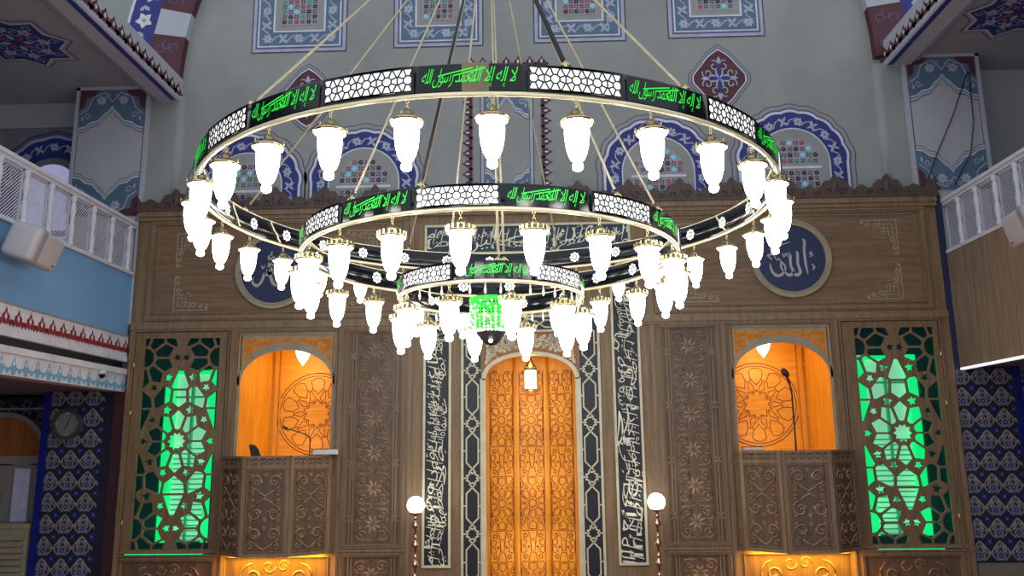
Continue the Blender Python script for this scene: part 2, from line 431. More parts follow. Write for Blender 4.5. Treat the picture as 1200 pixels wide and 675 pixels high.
def frame(mb, x0, x1, z0, z1, w, y, d, m='mould'):
    """raised picture-frame moulding of width w"""
    for (a, b, c, e) in ((x0, x1, z1-w, z1), (x0, x1, z0, z0+w), (x0, x0+w, z0+w, z1-w), (x1-w, x1, z0+w, z1-w)):
        mb.box(a, b, y-d, y, c, e, m)
        ww = w*.3
        if b-a > e-c: mb.box(a, b, y-d*1.7, y-d, (c+e)/2-ww/2, (c+e)/2+ww/2, m)
        else: mb.box((a+b)/2-ww/2, (a+b)/2+ww/2, y-d*1.7, y-d, c, e, m)
def rect(x0, x1, z0, z1): return [(x0, z0), (x1, z0), (x1, z1), (x0, z1)]
def arch_pts(cx, hw, z0, zs, rise, n=24, p=1.0):
    pts = [(cx-hw, z0)]
    for k in range(n+1):
        t = PI-PI*k/n; pts.append((cx+hw*math.cos(t), zs+rise*abs(math.sin(t))**p))
    pts.append((cx+hw, z0)); return pts

def spandrel(mb, x0, x1, ztop, cx, hw, zs, rise, y, m, p=1.0, n=40):
    xs = [x0+(x1-x0)*k/n for k in range(n+1)]; lo = []
    for x in xs:
        u = max(-1, min(1, (x-cx)/hw)); lo.append(zs+rise*math.sqrt(max(0, 1-u*u))**p)
    mb.add([(x, y, l) for x, l in zip(xs, lo)]+[(x, y, ztop) for x in xs], [(k, k+1, k+n+2, k+n+1) for k in range(n)], m)

# ------------------------------------------------------------------ camera
cam = bpy.data.cameras.new('camera'); co = bpy.data.objects.new('camera', cam); COL.objects.link(co)
r_, d_, f_ = (.99936847, .03386267, -.01076943), (-.01712985, .19357319, -.98093628), (-.03113245, .98050127, .194031)
co.matrix_world = Matrix(((r_[0], -d_[0], -f_[0], 0), (r_[1], -d_[1], -f_[1], 0), (r_[2], -d_[2], -f_[2], 2.7), (0, 0, 0, 1)))
cam.sensor_width = 36; cam.lens = 970*36/1200; cam.clip_end = 100
sc.camera = co

C = -.11                                             # centre line of the mihrab wall
YF = 12.0                                            # face of the panelling
ZT = 6.31

# ================================================================== THE SETTING
mb = MB('floor'); mb.box(-10, 10, -3, 13.6, -.1, 0); struct(mb.build('floor'))
# upper qibla wall
mb = MB('wall'); mb.box(-6.05, 6.0, 12.2, 12.5, 6.2, 15); mb.box(-7.1, 6.9, 13.0, 13.2, 0, 6.2)
for s, x, zz in ((-1, -5.66, 8.3), (1, 5.37, 8.55)):   # rounded corner pilasters under the arch springings
    mb.tube([(x, 12.22, 6.2), (x, 12.22, zz)], .12, 16)
    mb.box(min(x, x+s*.45), max(x, x+s*.45), 12.1, 12.2, 6.2, zz)
wall_back = struct(mb.build('wall_back'))

def painted(name, mb): return mb.build(name, wall_back)
YW = 12.195
def floral_border(mb, path, w, y, base='steel', fl='pale'):
    """running flowers and leaves over a painted band, along a polyline"""
    tot = 0; segs = []
    for a, b in zip(path, path[1:]):
        l = math.hypot(b[0]-a[0], b[1]-a[1]); segs.append((tot, l, a, b)); tot += l
    n = max(2, int(tot/(w*1.15))); k = 0; vine = []
    def at(t):
        for (s0, l, a, b) in segs:
            if s0 <= t <= s0+l+1e-6:
                u = (t-s0)/l; return (a[0]+(b[0]-a[0])*u, a[1]+(b[1]-a[1])*u, math.atan2(b[1]-a[1], b[0]-a[0]))
        a, b = segs[-1][2], segs[-1][3]; return (b[0], b[1], math.atan2(b[1]-a[1], b[0]-a[0]))
    for i in range(n*4+1):
        x, z, a = at(tot*i/(n*4)); o = w*.26*math.sin(i*PI/2+.5)
        vine.append((x-math.sin(a)*o, z+math.cos(a)*o))
    mb.strip(vine, w*.09, y-.002, fl)
    for i in range(n):
        x, z, a = at(tot*(i+.5)/n)
        if i % 2 == 0: flower(mb, x, z, w*.40, y-.003, fl, 'steel' if base == 'blue' else 'pink', 6, a, .002)
        else:
            for q in (-1, 1):
                leaf(mb, x, z, w*.5, w*.22, a+q*.9, y-.003, fl, .001); leaf(mb, x, z, w*.5, w*.22, a+PI+q*.9, y-.003, fl, .001)
def grille_window(parent_mb, outline, holes_bbox, y, seed=1):
    """stucco grille: pinkish panel with pierced dark holes and coloured glass flowers"""
    rnd = random.Random(seed); mbx = parent_mb
    mbx.poly(outline, y, 'pink')
    x0, x1, z0, z1 = holes_bbox
    nx = max(5, int((x1-x0)/.085)); nz = max(4, int((z1-z0)/.085))
    for i in range(nx):
        for j in range(nz):
            x = x0+(x1-x0)*(i+.5)/nx; z = z0+(z1-z0)*(j+.5)/nz
            if not inside((x, z), outline, .04): continue
            c = rnd.random()
            if (i+j) % 2 == 0:
                mcol = 'cyan' if c < .22 else 'sred' if c < .38 else 'sgreen' if c < .52 else 'hole'
                flower(mbx, x, z, .046, y-.004, mcol, 'pink', 5 if c < .5 else 6, c*6, .001)
            else:
                for q in range(4): leaf(mbx, x+.01*math.cos(q*PI/2), z+.01*math.sin(q*PI/2), .042, .022, q*PI/2+PI/4+.3*(i % 2), y-.004, 'hole', .001)
def inside(p, poly, mgn=0):
    x, z = p; c = False; n = len(poly)
    for i in range(n):
        a, b = poly[i], poly[(i+1) % n]
        if (a[1] > z) != (b[1] > z) and x < (b[0]-a[0])*(z-a[1])/(b[1]-a[1])+a[0]: c = not c
        if mgn:
            dx, dz = b[0]-a[0], b[1]-a[1]; l2 = dx*dx+dz*dz or 1; t = max(0, min(1, ((x-a[0])*dx+(z-a[1])*dz)/l2))
            if math.hypot(x-a[0]-dx*t, z-a[1]-dz*t) < mgn: return False
    return c
# four rectangular windows high on the wall
for k, (x0, x1, zb) in enumerate(((-4.55, -3.0, 9.03), (-2.25, -.80, 9.06), (0., 1.475, 9.08), (2.135, 3.665, 9.10))):
    zt = zb+2.9; mb = MB('line')
    mb.poly(rect(x0, x1, zb, zt), YW, 'line'); mb.poly(rect(x0+.02, x1-.02, zb+.02, zt-.02), YW-.003, 'pale')
    mb.poly(rect(x0+.07, x1-.07, zb+.07, zt-.07), YW-.006, 'violet'); mb.poly(rect(x0+.10, x1-.10, zb+.10, zt-.10), YW-.009, 'white')
    mb.poly(rect(x0+.125, x1-.125, zb+.125, zt-.125), YW-.012, 'steel')
    floral_border(mb, [(x0+.24, zt), (x0+.24, zb+.24), (x1-.24, zb+.24), (x1-.24, zt)], .22, YW-.013, 'steel', 'pale')
    mb.poly(rect(x0+.35, x1-.35, zb+.35, zt-.35), YW-.018, 'white'); mb.poly(rect(x0+.38, x1-.38, zb+.38, zt-.38), YW-.020, 'wall')
    w = struct(mb.build('window_%d' % (k+1)))
    g = MB('pink'); grille_window(g, rect(x0+.46, x1-.46, zb+.46, zt-.46), (x0+.48, x1-.48, zb+.48, zt-.48), YW-.024, k)
    g.build('stained_glass_grille', w)
# four arched windows just above the cresting
def scallop(cx, hw, z0, zs, rise, amp, n=9, m=72):
    pts = [(cx-hw, z0)]
    for k in range(m+1):
        t = PI-PI*k/m; s = 1+amp*abs(math.sin(n*t)); pts.append((cx+hw*s*math.cos(t), zs+rise*s*math.sin(t)))
    pts.append((cx+hw, z0)); return pts
for k, (cx, ztop) in enumerate(((-4.50, 7.72), (-2.67, 7.76), (1.88, 7.83), (3.94, 7.92))):
    hw = .90; zs = ztop-.93; z0 = 6.2; mb = MB('line')
    for i, (dw, m) in enumerate(((.04, 'line'), (.025, 'wall'), (-.03, 'violet'), (-.06, 'white'), (-.10, 'blue'))):
        mb.poly(scallop(cx, hw+dw, z0, zs, .90+dw, .03), YW-.003*i, m)
    R1 = hw-.23
    path = [(cx-R1+.02, z0)]+[(cx+(R1)*math.cos(PI-PI*q/20), zs+R1*math.sin(PI-PI*q/20)) for q in range(21)]+[(cx+R1-.02, z0)]
    floral_border(mb, path, .20, YW-.014, 'blue', 'pale')
    mb.poly(arch_pts(cx, .56, z0, zs, .56), YW-.018, 'white'); mb.poly(arch_pts(cx, .54, z0, zs, .54), YW-.021, 'wall')
    w = struct(mb.build('window_%d' % (k+5)))
    g = MB('pink')
    oa = arch_pts(cx, .40, zs-.05, zs, .40); grille_window(g, oa, (cx-.38, cx+.38, zs-.03, zs+.36), YW-.026, k+9)
    g.poly(rect(cx-.42, cx+.42, zs-.10, zs-.06), YW-.026, 'white')
    ob = rect(cx-.40, cx+.40, zs-.50, zs-.12); grille_window(g, ob, (cx-.38, cx+.38, zs-.48, zs-.13), YW-.026, k+19)
    g.build('stained_glass_grille', w)
# painted maroon medallions
def ogee(cx, cz, hw, hh, n=10):
    q = []
    for k in range(n+1):
        t = k/n; x = hw*math.sin(t*PI/2)**.85; z = hh*(1-t)**1.25 if t < 1 else 0
        x += .03*math.sin(t*PI*3)*hw; q.append((x, z))
    pts = [(cx+x, cz+z) for x, z in q]+[(cx+x, cz-z) for x, z in q[::-1][1:]]
    pts += [(cx-x, cz-z) for x, z in q[1:]]+[(cx-x, cz+z) for x, z in q[::-1][1:-1]]
    return pts
for (cx, cz) in ((-3.60, 8.25), (2.90, 8.40)):
    mb = MB('line')
    for i, (s, m) in enumerate(((1.10, 'line'), (1.07, 'wall'), (1.0, 'violet'), (.95, 'white'), (.90, 'maroon'))):
        mb.poly(ogee(cx, cz, .44*s, .53*s), YW-.003*i, m)
    for q in range(8):
        a = q*PI/4+PI/8
        mb.strip([(cx+p[0], cz+p[1]*1.15) for p in spiral(.2*math.cos(a), .2*math.sin(a), .085, a, 1.1, 1 if q % 2 else -1, .25, 12)], .017, YW-.016, 'pale')
        leaf(mb, cx, cz, .17, .06, a, YW-.017, 'pale', .001)
    for q in (0, 1, 2, 3):
        leaf(mb, cx, cz, .30 if q % 2 else .2, .08, q*PI/2, YW-.019, 'blue', .001)
        leaf(mb, cx+.16*math.cos(q*PI/2), cz+.24*math.sin(q*PI/2), .13, .07, q*PI/2, YW-.019, 'pale', .001)
    painted('painted_medallion', mb)
# painted tall frame with a chain of maroon palmettes above the mihrab
def palmette(mb, x, z, s, ang, y, m, m2):
    ca, sa = math.cos(ang), math.sin(ang)
    def P(a): return [(x+(p[0]*ca-p[1]*sa)*s, z+(p[0]*sa+p[1]*ca)*s) for p in a]
    mb.poly(P([(-.56, .02), (-.47, .20), (-.32, .15), (-.30, .36), (-.13, .47), (0, .78), (.13, .47), (.30, .36), (.32, .15), (.47, .20), (.56, .02), (.36, -.20), (.22, -.04), (.10, -.16), (0, -.06), (-.10, -.16), (-.22, -.04), (-.36, -.20)]), y, m)
    mb.poly(P([(0, .10), (.10, .27), (0, .50), (-.10, .27)]), y-.002, m2)
mb = MB('maroon')
fx0, fx1, fz0, fz1 = -1.0, .12, 6.3, 8.72
for k in range(7): palmette(mb, fx0+(fx1-fx0)*k/6, fz1, .20, 0, YW-.004, 'maroon', 'white')
for k in range(14):
    z = fz1-.17*(k+.6)
    palmette(mb, fx0, z, .19, PI/2, YW-.004, 'maroon', 'white'); palmette(mb, fx1, z, .19, -PI/2, YW-.004, 'maroon', 'white')
for i, (d, m) in enumerate(((.14, 'line'), (.155, 'pale'), (.20, 'line'), (.21, 'wall'))):
    mb.poly(rect(fx0+d, fx1-d, fz0, fz1-d), YW-.002*i, m)
painted('painted_palmette_frame', mb)
def corner_ornament(mb, x0, x1, z0, z1, y):
    """blue floral corners meeting in ogee points, top and bottom"""
    cx = (x0+x1)/2; w = x1-x0
    def bound(s, zedge, off):
        q = [(x0, .62+off), (x0+w*.10, .60+off), (x0+w*.18, .53+off), (x0+w*.30, .50+off), (x0+w*.38, .40+off), (x0+w*.45, .34+off), (cx, .26+off)]
        q += [(2*cx-a, b) for a, b in q[::-1][1:]]
        return [(a, zedge-s*b) for a, b in q]
    for s, ze in ((1, z1), (-1, z0)):
        for i, (off, m) in enumerate(((.09, 'line'), (.078, 'wallw'), (.04, 'steel'), (.025, 'white'), (0, 'steel'))):
            b = bound(s, ze, off); mb.poly([(x0, ze)]+b+[(x1, ze)], y-.002*i, m)
        yy = y-.012
        for sx in (-1, 1):
            flower(mb, cx+sx*w*.17, ze-s*.17, .085, yy, 'pale', 'goldd', 7, .3, .002)
            mb.poly([(cx+sx*w*.5, ze), (cx+sx*w*.5, ze-s*.34), (cx+sx*w*.42, ze-s*.26), (cx+sx*w*.40, ze-s*.12), (cx+sx*w*.28, ze-s*.10), (cx+sx*w*.20, ze)], yy-.001, 'maroon')
            leaf(mb, cx+sx*w*.46, ze-s*.05, .2, .1, PI*(.5-.5*sx)-s*sx*.9+PI, yy-.003, 'pale', .001) if 0 else None
            mb.strip([(cx+sx*w*.48, ze-s*.40), (cx+sx*w*.36, ze-s*.30), (cx+sx*w*.30, ze-s*.12), (cx+sx*w*.12, ze-s*.04), (cx, ze-s*.20)], .02, yy-.003, 'pale')
            mb.strip([(p[0], p[1]) for p in spiral(cx+sx*w*.36, ze-s*.42, .06, 0, 1.2, sx, .2, 12)], .014, yy-.003, 'pale')
            mb.strip([(p[0], p[1]) for p in spiral(cx+sx*w*.08, ze-s*.10, .05, 0, 1.2, -sx, .2, 12)], .013, yy-.003, 'pale')
            leaf(mb, cx+sx*w*.44, ze-s*.52, .10, .04, s*PI/2, yy-.003, 'pale', .001)
mb = MB('steel'); corner_ornament(mb, fx0+.22, fx1-.22, fz0, fz1-.22, YW-.010)
painted('painted_corner_ornament', mb)

# gallery piers either side, facing the hall
for side, (x0, x1, z0, z1) in enumerate(((-7.2, -6.06, 4.62, 8.42), (5.66, 6.78, 4.62, 8.62))):
    nm = 'wall_left_pier' if side == 0 else 'wall_right_pier'
    zs_ = 6.36
    mb = MB('wallw'); mb.box(x0, x1, 12.0, 12.6, zs_, z1); mb.box(max(x0, 6.0) if side else x0, x1 if side else -6.07, 12.0, 12.6, z0, zs_)
    mb.box(x0-.02, x0+.03, 11.985, 12.0, zs_, z1, 'wallw'); mb.box(x1-.03, x1+.02, 11.985, 12.0, zs_, z1, 'wallw'); mb.box(x0-.02, x1+.02, 11.985, 12.0, z1-.05, z1, 'wallw')
    pier = struct(mb.build(nm))
    o = MB('steel'); corner_ornament(o, x0+.05, x1-.05, 6.30 if side == 0 else 6.45, z1-.06, 11.992)
    for a, b in ((x0+.045, x0+.055), (x1-.055, x1-.045)): o.poly(rect(a, b, 5.2, z1-.06), 11.996, 'line')
    o.build('painted_corner_ornament', pier)
# great arch over the mihrab wall: red and white voussoirs, blue floral band behind
mb = MB('wallw'); n = 44; Ra, Rb = 5.5, 6.02; ccx, ccz = -.14, 8.46
seg0 = 0.0
def apt(r, t): return (ccx+r*math.cos(t), ccz+r*math.sin(t))
tsec = .0745
for side in (0, 1):
    for k in range(20):
        t0 = k*tsec; t1 = t0+tsec
        if k < 2: m = 'maroon'
        else: m = 'wallw' if k % 2 == 0 else 'maroon'
        if k == 0 and False: continue
        a = [apt(Ra, t0), apt(Rb, t0), apt(Rb, t1), apt(Ra, t1)]
        if side == 0: a = [(2*ccx-p[0], p[1]) for p in a]
        zoff = 0 if side == 0 else .2
        a = [(p[0]-(0.06 if side else 0), p[1]+zoff) for p in a]
        mb.prism(a, 12.06, 12.2, m)
        b = [apt(Rb, t0), apt(6.55, t0), apt(6.55, t1), apt(Rb, t1)]
        c = [apt(Rb+.03, t0), apt(6.50, t0), apt(6.50, t1), apt(Rb+.03, t1)]
        e = [apt(6.55, t0), apt(7.6, t0), apt(7.6, t1), apt(6.55, t1)]
        for i, (pp, mm, yy) in enumerate(((b, 'white', 12.12), (c, 'blue', 12.115), (e, 'wall', 12.13))):
            if side == 0: pp = [(2*ccx-p[0], p[1]) for p in pp]
            pp = [(p[0]-(0.06 if side else 0), p[1]+zoff) for p in pp]
            mb.poly(pp, yy, mm)
        q = apt(6.27, (t0+t1)/2); q = ((2*ccx-q[0]) if side == 0 else q[0]-.06, q[1]+zoff)
        flower(mb, q[0], q[1], .15, 12.112, 'white', 'goldd', 5, k, .003)
        for u in (-1, 1): leaf(mb, q[0]+u*.08, q[1]+.17, .14, .07, PI/2+u*.8, 12.112, 'pale', .002)
        q1 = apt(Ra+.26, (t0+t1)/2); q1 = ((2*ccx-q1[0]) if side == 0 else q1[0]-.06, q1[1]+zoff)
        if m == 'maroon':
            for u in range(3): mb.strip(spiral(q1[0]+.12*(u-1), q1[1]+.05*(u % 2), .09, u*2, .8, 1 if u % 2 else -1, .4, 8), .012, 12.058, 'violet')
arch = struct(mb.build('trim_1'))

# gallery ceilings, cornice beams, side walls
def gallery(side):
    s = -1 if side == 0 else 1
    xi = -6.05 if side == 0 else 5.9                 # inner edge of gallery ceiling
    xf = -5.62 if side == 0 else 5.42                # face of the cornice beam
    zc = 8.42 if side == 0 else 8.62
    zb = 8.18 if side == 0 else 8.47
    mb = MB('soffit'); mb.box(min(xi, s*10), max(xi, s*10), 3, 13, zc, zc+.15)
    # painted medallion on the ceiling
    mc = (-7.25, 10.5) if side == 0 else (6.75, 10.75)
    ceil = struct(mb.build('ceiling_left' if side == 0 else 'ceiling_right'))
    md = MB('line'); md.tf = lambda p: (mc[0]+p[0], mc[1]+p[2], zc-.004+p[1])
    md.poly(star(0, 0, 8, .80, .62, 0), 0, 'line'); md.poly(star(0, 0, 8, .775, .60, 0), -.002, 'soffit')
    md.poly(star(0, 0, 8, .72, .55, 0), -.004, 'white'); md.poly(star(0, 0, 8, .69, .52, 0), -.006, 'blue')
    for q in range(8):
        a = q*PI/4
        flower(md, .38*math.cos(a), .38*math.sin(a), .10, -.010, 'pale', 'sred', 5, a, .002)
        md.strip(spiral(.30*math.cos(a+.4), .30*math.sin(a+.4), .11, a, 1.2, 1, .2, 12), .018, -.009, 'pale')
        md.strip(spiral(.52*math.cos(a), .52*math.sin(a), .08, a, 1.2, -1, .2, 12), .016, -.009, 'pale')
        leaf(md, .08*math.cos(a), .08*math.sin(a), .18, .09, a, -.009, 'sred' if q % 2 else 'pale', .002)
    md.build('painted_medallion', ceil)
    # cornice: stepped white soffit, cobalt line, frieze of maroon palmettes on the face
    mb = MB('wallw')
    a, b = (xi, xf)
    prof = [(xi-s*.0, zc), (xi, zb+.06), (xi-s*.10, zb+.03), (xi-s*.14, zb-.02), (xi-s*.30, zb), (xf+s*.02, zb+.02), (xf, zb+.05), (xf, zb+.42), (xf+s*.10, zb+.45), (xf+s*.4, zb+.47)]
    n = len(prof); vs = [(p[0], 3, p[1]) for p in prof]+[(p[0], 12.19, p[1]) for p in prof]
    mb.add(vs, [(i, i+1, i+1+n, i+n) for i in range(n-1)]+[list(range(n, 2*n))])
    beam = struct(mb.build('trim_%d' % (2+side)))
    fr = MB('blue')
    fr.box(min(xf+s*.02, xf+s*.09), max(xf+s*.02, xf+s*.09), 3, 12.0, zb-.002, zb+.012, 'blue')
    for k in range(46):
        yy = 12.03-.225*k
        fr.tf = lambda p, yy=yy: (xf-s*(.004-p[1]*1), yy+p[0], zb+.13+p[2]*.72) if side else (xf+(.004-p[1]), yy-p[0], zb+.13+p[2]*.72)
        palmette(fr, 0, 0, .33, 0, 0, 'maroon', 'white')
    fr.tf = None
    fr.build('painted_frieze', beam)
    # side wall above the beam
gallery(0); gallery(1)
# tympanum walls above the beams
for nm, x in (('wall_left', -10.0), ('wall_right', 9.9)):
    mb = MB('gallerygrey'); mb.box(x, x+.1, -3, 13, 0, 8.7); struct(mb.build(nm))
mb = MB('gallerygrey'); mb.box(-10, -7.2, 12.6, 12.7, 3.6, 8.42); mb.box(-10, -7.2, 12.55, 12.6, 8.0, 8.42, 'soffit')
gl = struct(mb.build('wall_left_gallery_back'))
mb = MB('soffit'); mb.box(6.78, 10, 12.6, 12.7, 3.6, 8.62); struct(mb.build('wall_right_gallery_back'))
# arched gallery window with painted surround (left)
mb = MB('line'); ax = -7.86
for i, (hw, m) in enumerate(((.98, 'line'), (.95, 'violet'), (.90, 'pale'), (.85, 'blue'))):
    mb.poly(scallop(ax, hw, 5.6, 6.95, hw, .03, 7), 12.595-.003*i, m)
floral_border(mb, [(ax+.72*math.cos(PI-PI*q/16), 6.95+.72*math.sin(PI-PI*q/16)) for q in range(17)], .2, 12.583, 'blue', 'pale')
mb.poly(scallop(ax, .58, 5.2, 6.9, .58, 0, 1), 12.578, 'gallerygrey')
w9 = struct(mb.build('window_9'))
mb = MB('pane'); mb.poly(arch_pts(ax, .44, 6.25, 6.93, .44), 12.570, 'pane')
mb.poly(rect(ax-.44, ax-.05, 5.3, 6.15), 12.570, 'pane'); mb.poly(rect(ax+.05, ax+.44, 5.3, 6.15), 12.570, 'pane'); mb.build('window_pane', w9)

# ================================================================== GALLERY FRONTS
# left: sky-blue parapet, red frieze, ledges, light-blue frieze
xl = -6.1
mb = MB('lblue')
mb.box(-6.3, xl, 2.5, 12.0, 4.43, 5.36, 'lblue')
mb.box(-6.3, xl+.015, 2.5, 12.0, 4.12, 4.43, 'white')
mb.box(-6.3, xl+.03, 2.5, 12.0, 4.425, 4.445, 'pvc')
mb.box(-6.3, xl+.03, 2.5, 12.0, 4.06, 4.125, 'white')
mb.box(-6.3, xl-.05, 2.5, 12.0, 3.94, 4.06, 'navy')
mb.box(-6.3, xl+.05, 2.5, 12.0, 3.87, 3.95, 'white')
mb.box(-6.3, xl+.02, 2.5, 12.0, 3.62, 3.87, 'white')
mb.box(-10, xl-.02, 2.5, 12.6, 3.64, 3.9, 'gallerygrey')
par = struct(mb.build('wall_left_gallery_front'))
fr = MB('red')
for k in range(40):
    yy = 11.93-.232*k
    fr.tf = lambda p, yy=yy: (xl+.017-p[1], yy-p[0], 4.22+p[2])
    palmette(fr, 0, 0, .235, 0, 0, 'red', 'white')
    fr.tf = lambda p, yy=yy: (xl+.022-p[1], yy-p[0], 3.70+p[2])
    fr.poly([(-.11, 0), (-.05, .03), (-.03, .09), (0, .15), (.03, .09), (.05, .03), (.11, 0), (.05, -.02), (.03, -.07), (-.03, -.07), (-.05, -.02)], 0, 'lfrz')
    fr.poly([(0, .03), (.025, .065), (0, .10), (-.025, .065)], -.002, 'white')
    fr.poly(circ(.116, -.02, .035, 8), 0, 'lfrz')
fr.tf = None; fr.build('painted_frieze', par)
# right: laminate-clad parapet with LED line beneath
xr = 5.98
mb = MB('laminate'); mb.box(xr, xr+.2, 2.5, 12.0, 3.80, 5.47, 'laminate'); mb.box(xr+.02, 10, 2.5, 12.6, 3.82, 4.0, 'gallerygrey')
pr = struct(mb.build('wall_right_gallery_front'))
l = MB('led'); l.box(xr-.01, xr+.05, 2.5, 11.95, 3.77, 3.80, 'led'); l.build('led_strip', pr)

def balustrade(side):
    s = -1 if side == 0 else 1
    x = -6.13 if side == 0 else 6.03
    zb, zt = (5.36, 6.18) if side == 0 else (5.47, 6.29)
    ys = [11.80-.505*k for k in range(14)] if side == 0 else [11.52-.48*k for k in range(14)]
    lab = ('white balustrade with turned balusters and mesh screens above sky blue parapet' if side == 0 else
           'white balustrade with turned balusters above wood laminate parapet')
    t = thing('balustrade', lab, 'balustrade', (x, 11.9, zb))
    org = (x, 11.9, zb)
    y1 = 11.98; y0 = ys[-1]-.1
    mb = MB('wht'); mb.box(x-.06, x+.06, y0, y1, zt-.05, zt); mb.box(x-.04, x+.04, y0, y1, zt-.10, zt-.05)
    local_mb(mb, org).build('top_rail', t)
    mb = MB('wht'); mb.box(x-.06, x+.06, y0, y1, zb, zb+.05); local_mb(mb, org).build('bottom_rail', t)
    prof = [(.022, 0), (.034, .01), (.034, .06), (.022, .08), (.030, .14), (.034, .22), (.026, .30), (.020, .33), (.030, .345), (.020, .36), (.026, .40), (.034, .48), (.028, .55), (.022, .60), (.034, .62), (.034, .68)]
    prof = [(r*1.22, z) for r, z in prof]
    mb = MB('wht'); mb.lathe(prof, 10)
    first = None
    for k, y in enumerate(ys):
        if first is None: first = mb.build('baluster', t); b = first
        else: b = first.copy(); COL.objects.link(b)
        b.parent = t; b.location = (-s*.035, y-11.9, .05-.02)
    for k, y in enumerate([y1-.03]+ys[:-1]):
        ya = y-.03; yb = (ys[k] if k == 0 else ys[k])+.03
        if k == 0: ya = y
        m2 = MB('mesh')
        zz0, zz1 = zb+.05, zt-.10
        m2.box(x-.012, x+.012, yb, ya, zz1-.03, zz1); m2.box(x-.012, x+.012, yb, ya, zz0, zz0+.02)
        m2.box(x-.012, x+.012, yb, yb+.02, zz0, zz1); m2.box(x-.012, x+.012, ya-.02, ya, zz0, zz1)
        W = ya-yb; H = zz1-zz0; p = .046; n = int((W+H)/p)
        for dirn in ((1,) if side == 0 else (1, -1)):
            for q in range(n):
                c = q*p-H if dirn > 0 else q*p
                # line y = c + dirn*z
                pts = []
                z_lo = max(0, -c if dirn > 0 else c-W); z_hi = min(H, W-c if dirn > 0 else c)
                if z_hi-z_lo < .02: continue
                ylo = c+dirn*z_lo; yhi = c+dirn*z_hi
                xx = x+(.002 if dirn > 0 else -.002)*s
                wd = .0125 if side == 0 else .006
                m2.add([(xx, yb+ylo-wd, zz0+z_lo), (xx, yb+ylo+wd, zz0+z_lo), (xx, yb+yhi+wd, zz0+z_hi), (xx, yb+yhi-wd, zz0+z_hi)], [(0, 1, 2, 3)])
        local_mb(m2, org).build('mesh_screen', t)
balustrade(0); balustrade(1)

# ---- tiled walls beneath the galleries
def tiled_wall(name, x0, x1, z0, z1, y):
    mb = MB('tile'); mb.box(x0, x1, y, y+.4, z0, z1)
    w = struct(mb.build(name)); t = MB('twhite')
    px, pz = .275, .30; j = 0; z = z1-.12
    while z > z0+.02:
        n = int((x1-x0)/px)+1
        for i in range(n+1):
            x = x0+px*(i+.30)
            if x < x0+.06 or x > x1-.06: continue
            def cl(pts): return [(min(max(a, x0), x1), min(max(b, z0), z1)) for a, b in pts]
            if j % 2 == 0 or True:
                yy = y-.002
                for sx in (-1, 1):
                    t.poly(cl([(x, z+.155), (x+sx*.045, z+.12), (x+sx*.115, z+.03), (x+sx*.13, z-.02), (x+sx*.118, z-.02), (x+sx*.10, z+.02), (x+sx*.035, z+.10), (x, z+.13)]), yy, 'twhite')
                    t.poly(cl([(x+sx*.03, z+.02), (x+sx*.085, z-.02), (x+sx*.07, z+.06), (x+sx*.03, z+.10), (x+sx*.015, z+.06)]), yy-.001, 'twhite')
                    t.poly(cl([(x+sx*.037, z+.03), (x+sx*.07, z+.01), (x+sx*.06, z+.05), (x+sx*.033, z+.08)]), yy-.002, 'tred')
                    t.poly(cl([(x+sx*.01, z-.10), (x+sx*.06, z-.115), (x+sx*.115, z-.06), (x+sx*.10, z-.045), (x+sx*.055, z-.09)]), yy-.001, 'tgrey')
                
                for q in range(9):
                    a_ = 2*PI*q/9+.3; leaf(t, x+.03*math.cos(a_), z-.045+.03*math.sin(a_), .045, .038, a_, yy-.002, 'tgrey', .001)
                t.poly(circ(x, z-.045, .034, 8), yy-.004, 'tblue'); t.poly(circ(x, z-.045, .016, 6), yy-.005, 'tgrey')
                for q in (-1, 1): leaf(t, x+q*.125, z-.045, .06, .05, PI/2+q*.3, yy-.002, 'twhite', .001); leaf(t, x+q*.125, z-.04, .04, .03, PI/2+q*.3, yy-.004, 'tred', .001)
                
                for q in range(4): leaf(t, x+px/2, z+.14, .055, .04, q*PI/2+PI/4, yy-.001, 'tblue', .001)
                t.poly(cl(circ(x+px/2, z+.14, .014, 6)), yy-.003, 'tgrey')
                for q in (-1, 1): leaf(t, x+px/2, z+.02, .09, .03, PI/2+q*.35+PI, yy-.001, 'tgrey', .001)
                leaf(t, x, z+.05, .07, .03, PI/2, yy-.002, 'tgrey', .001)
        z -= pz; j += 1
    t.build('tile_pattern', w)
    return w
tiled_wall('wall_left_tiled', -7.17, -6.22, 0, 3.66, 12.02)
mb = MB('cobalt'); mb.box(-7.26, -7.17, 11.98, 12.4, 0, 3.66); struct(mb.build('trim_4'))
mb = MB('oxblood'); mb.box(-6.22, -6.05, 11.99, 12.3, 0, 3.66); struct(mb.build('trim_5'))
tiled_wall('wall_right_tiled', 5.92, 6.74, 1.14, 3.80, 12.04)
mb = MB('cobalt'); mb.box(6.74, 6.83, 12.0, 12.3, 1.14, 3.82); struct(mb.build('trim_6'))
tiled_wall('wall_right_tiled_corner', 6.83, 8.4, 1.14, 3.82, 12.06)
mb = MB('stone'); mb.box(5.92, 9.9, 11.98, 12.3, 0, 1.14); struct(mb.build('baseboard_right'))
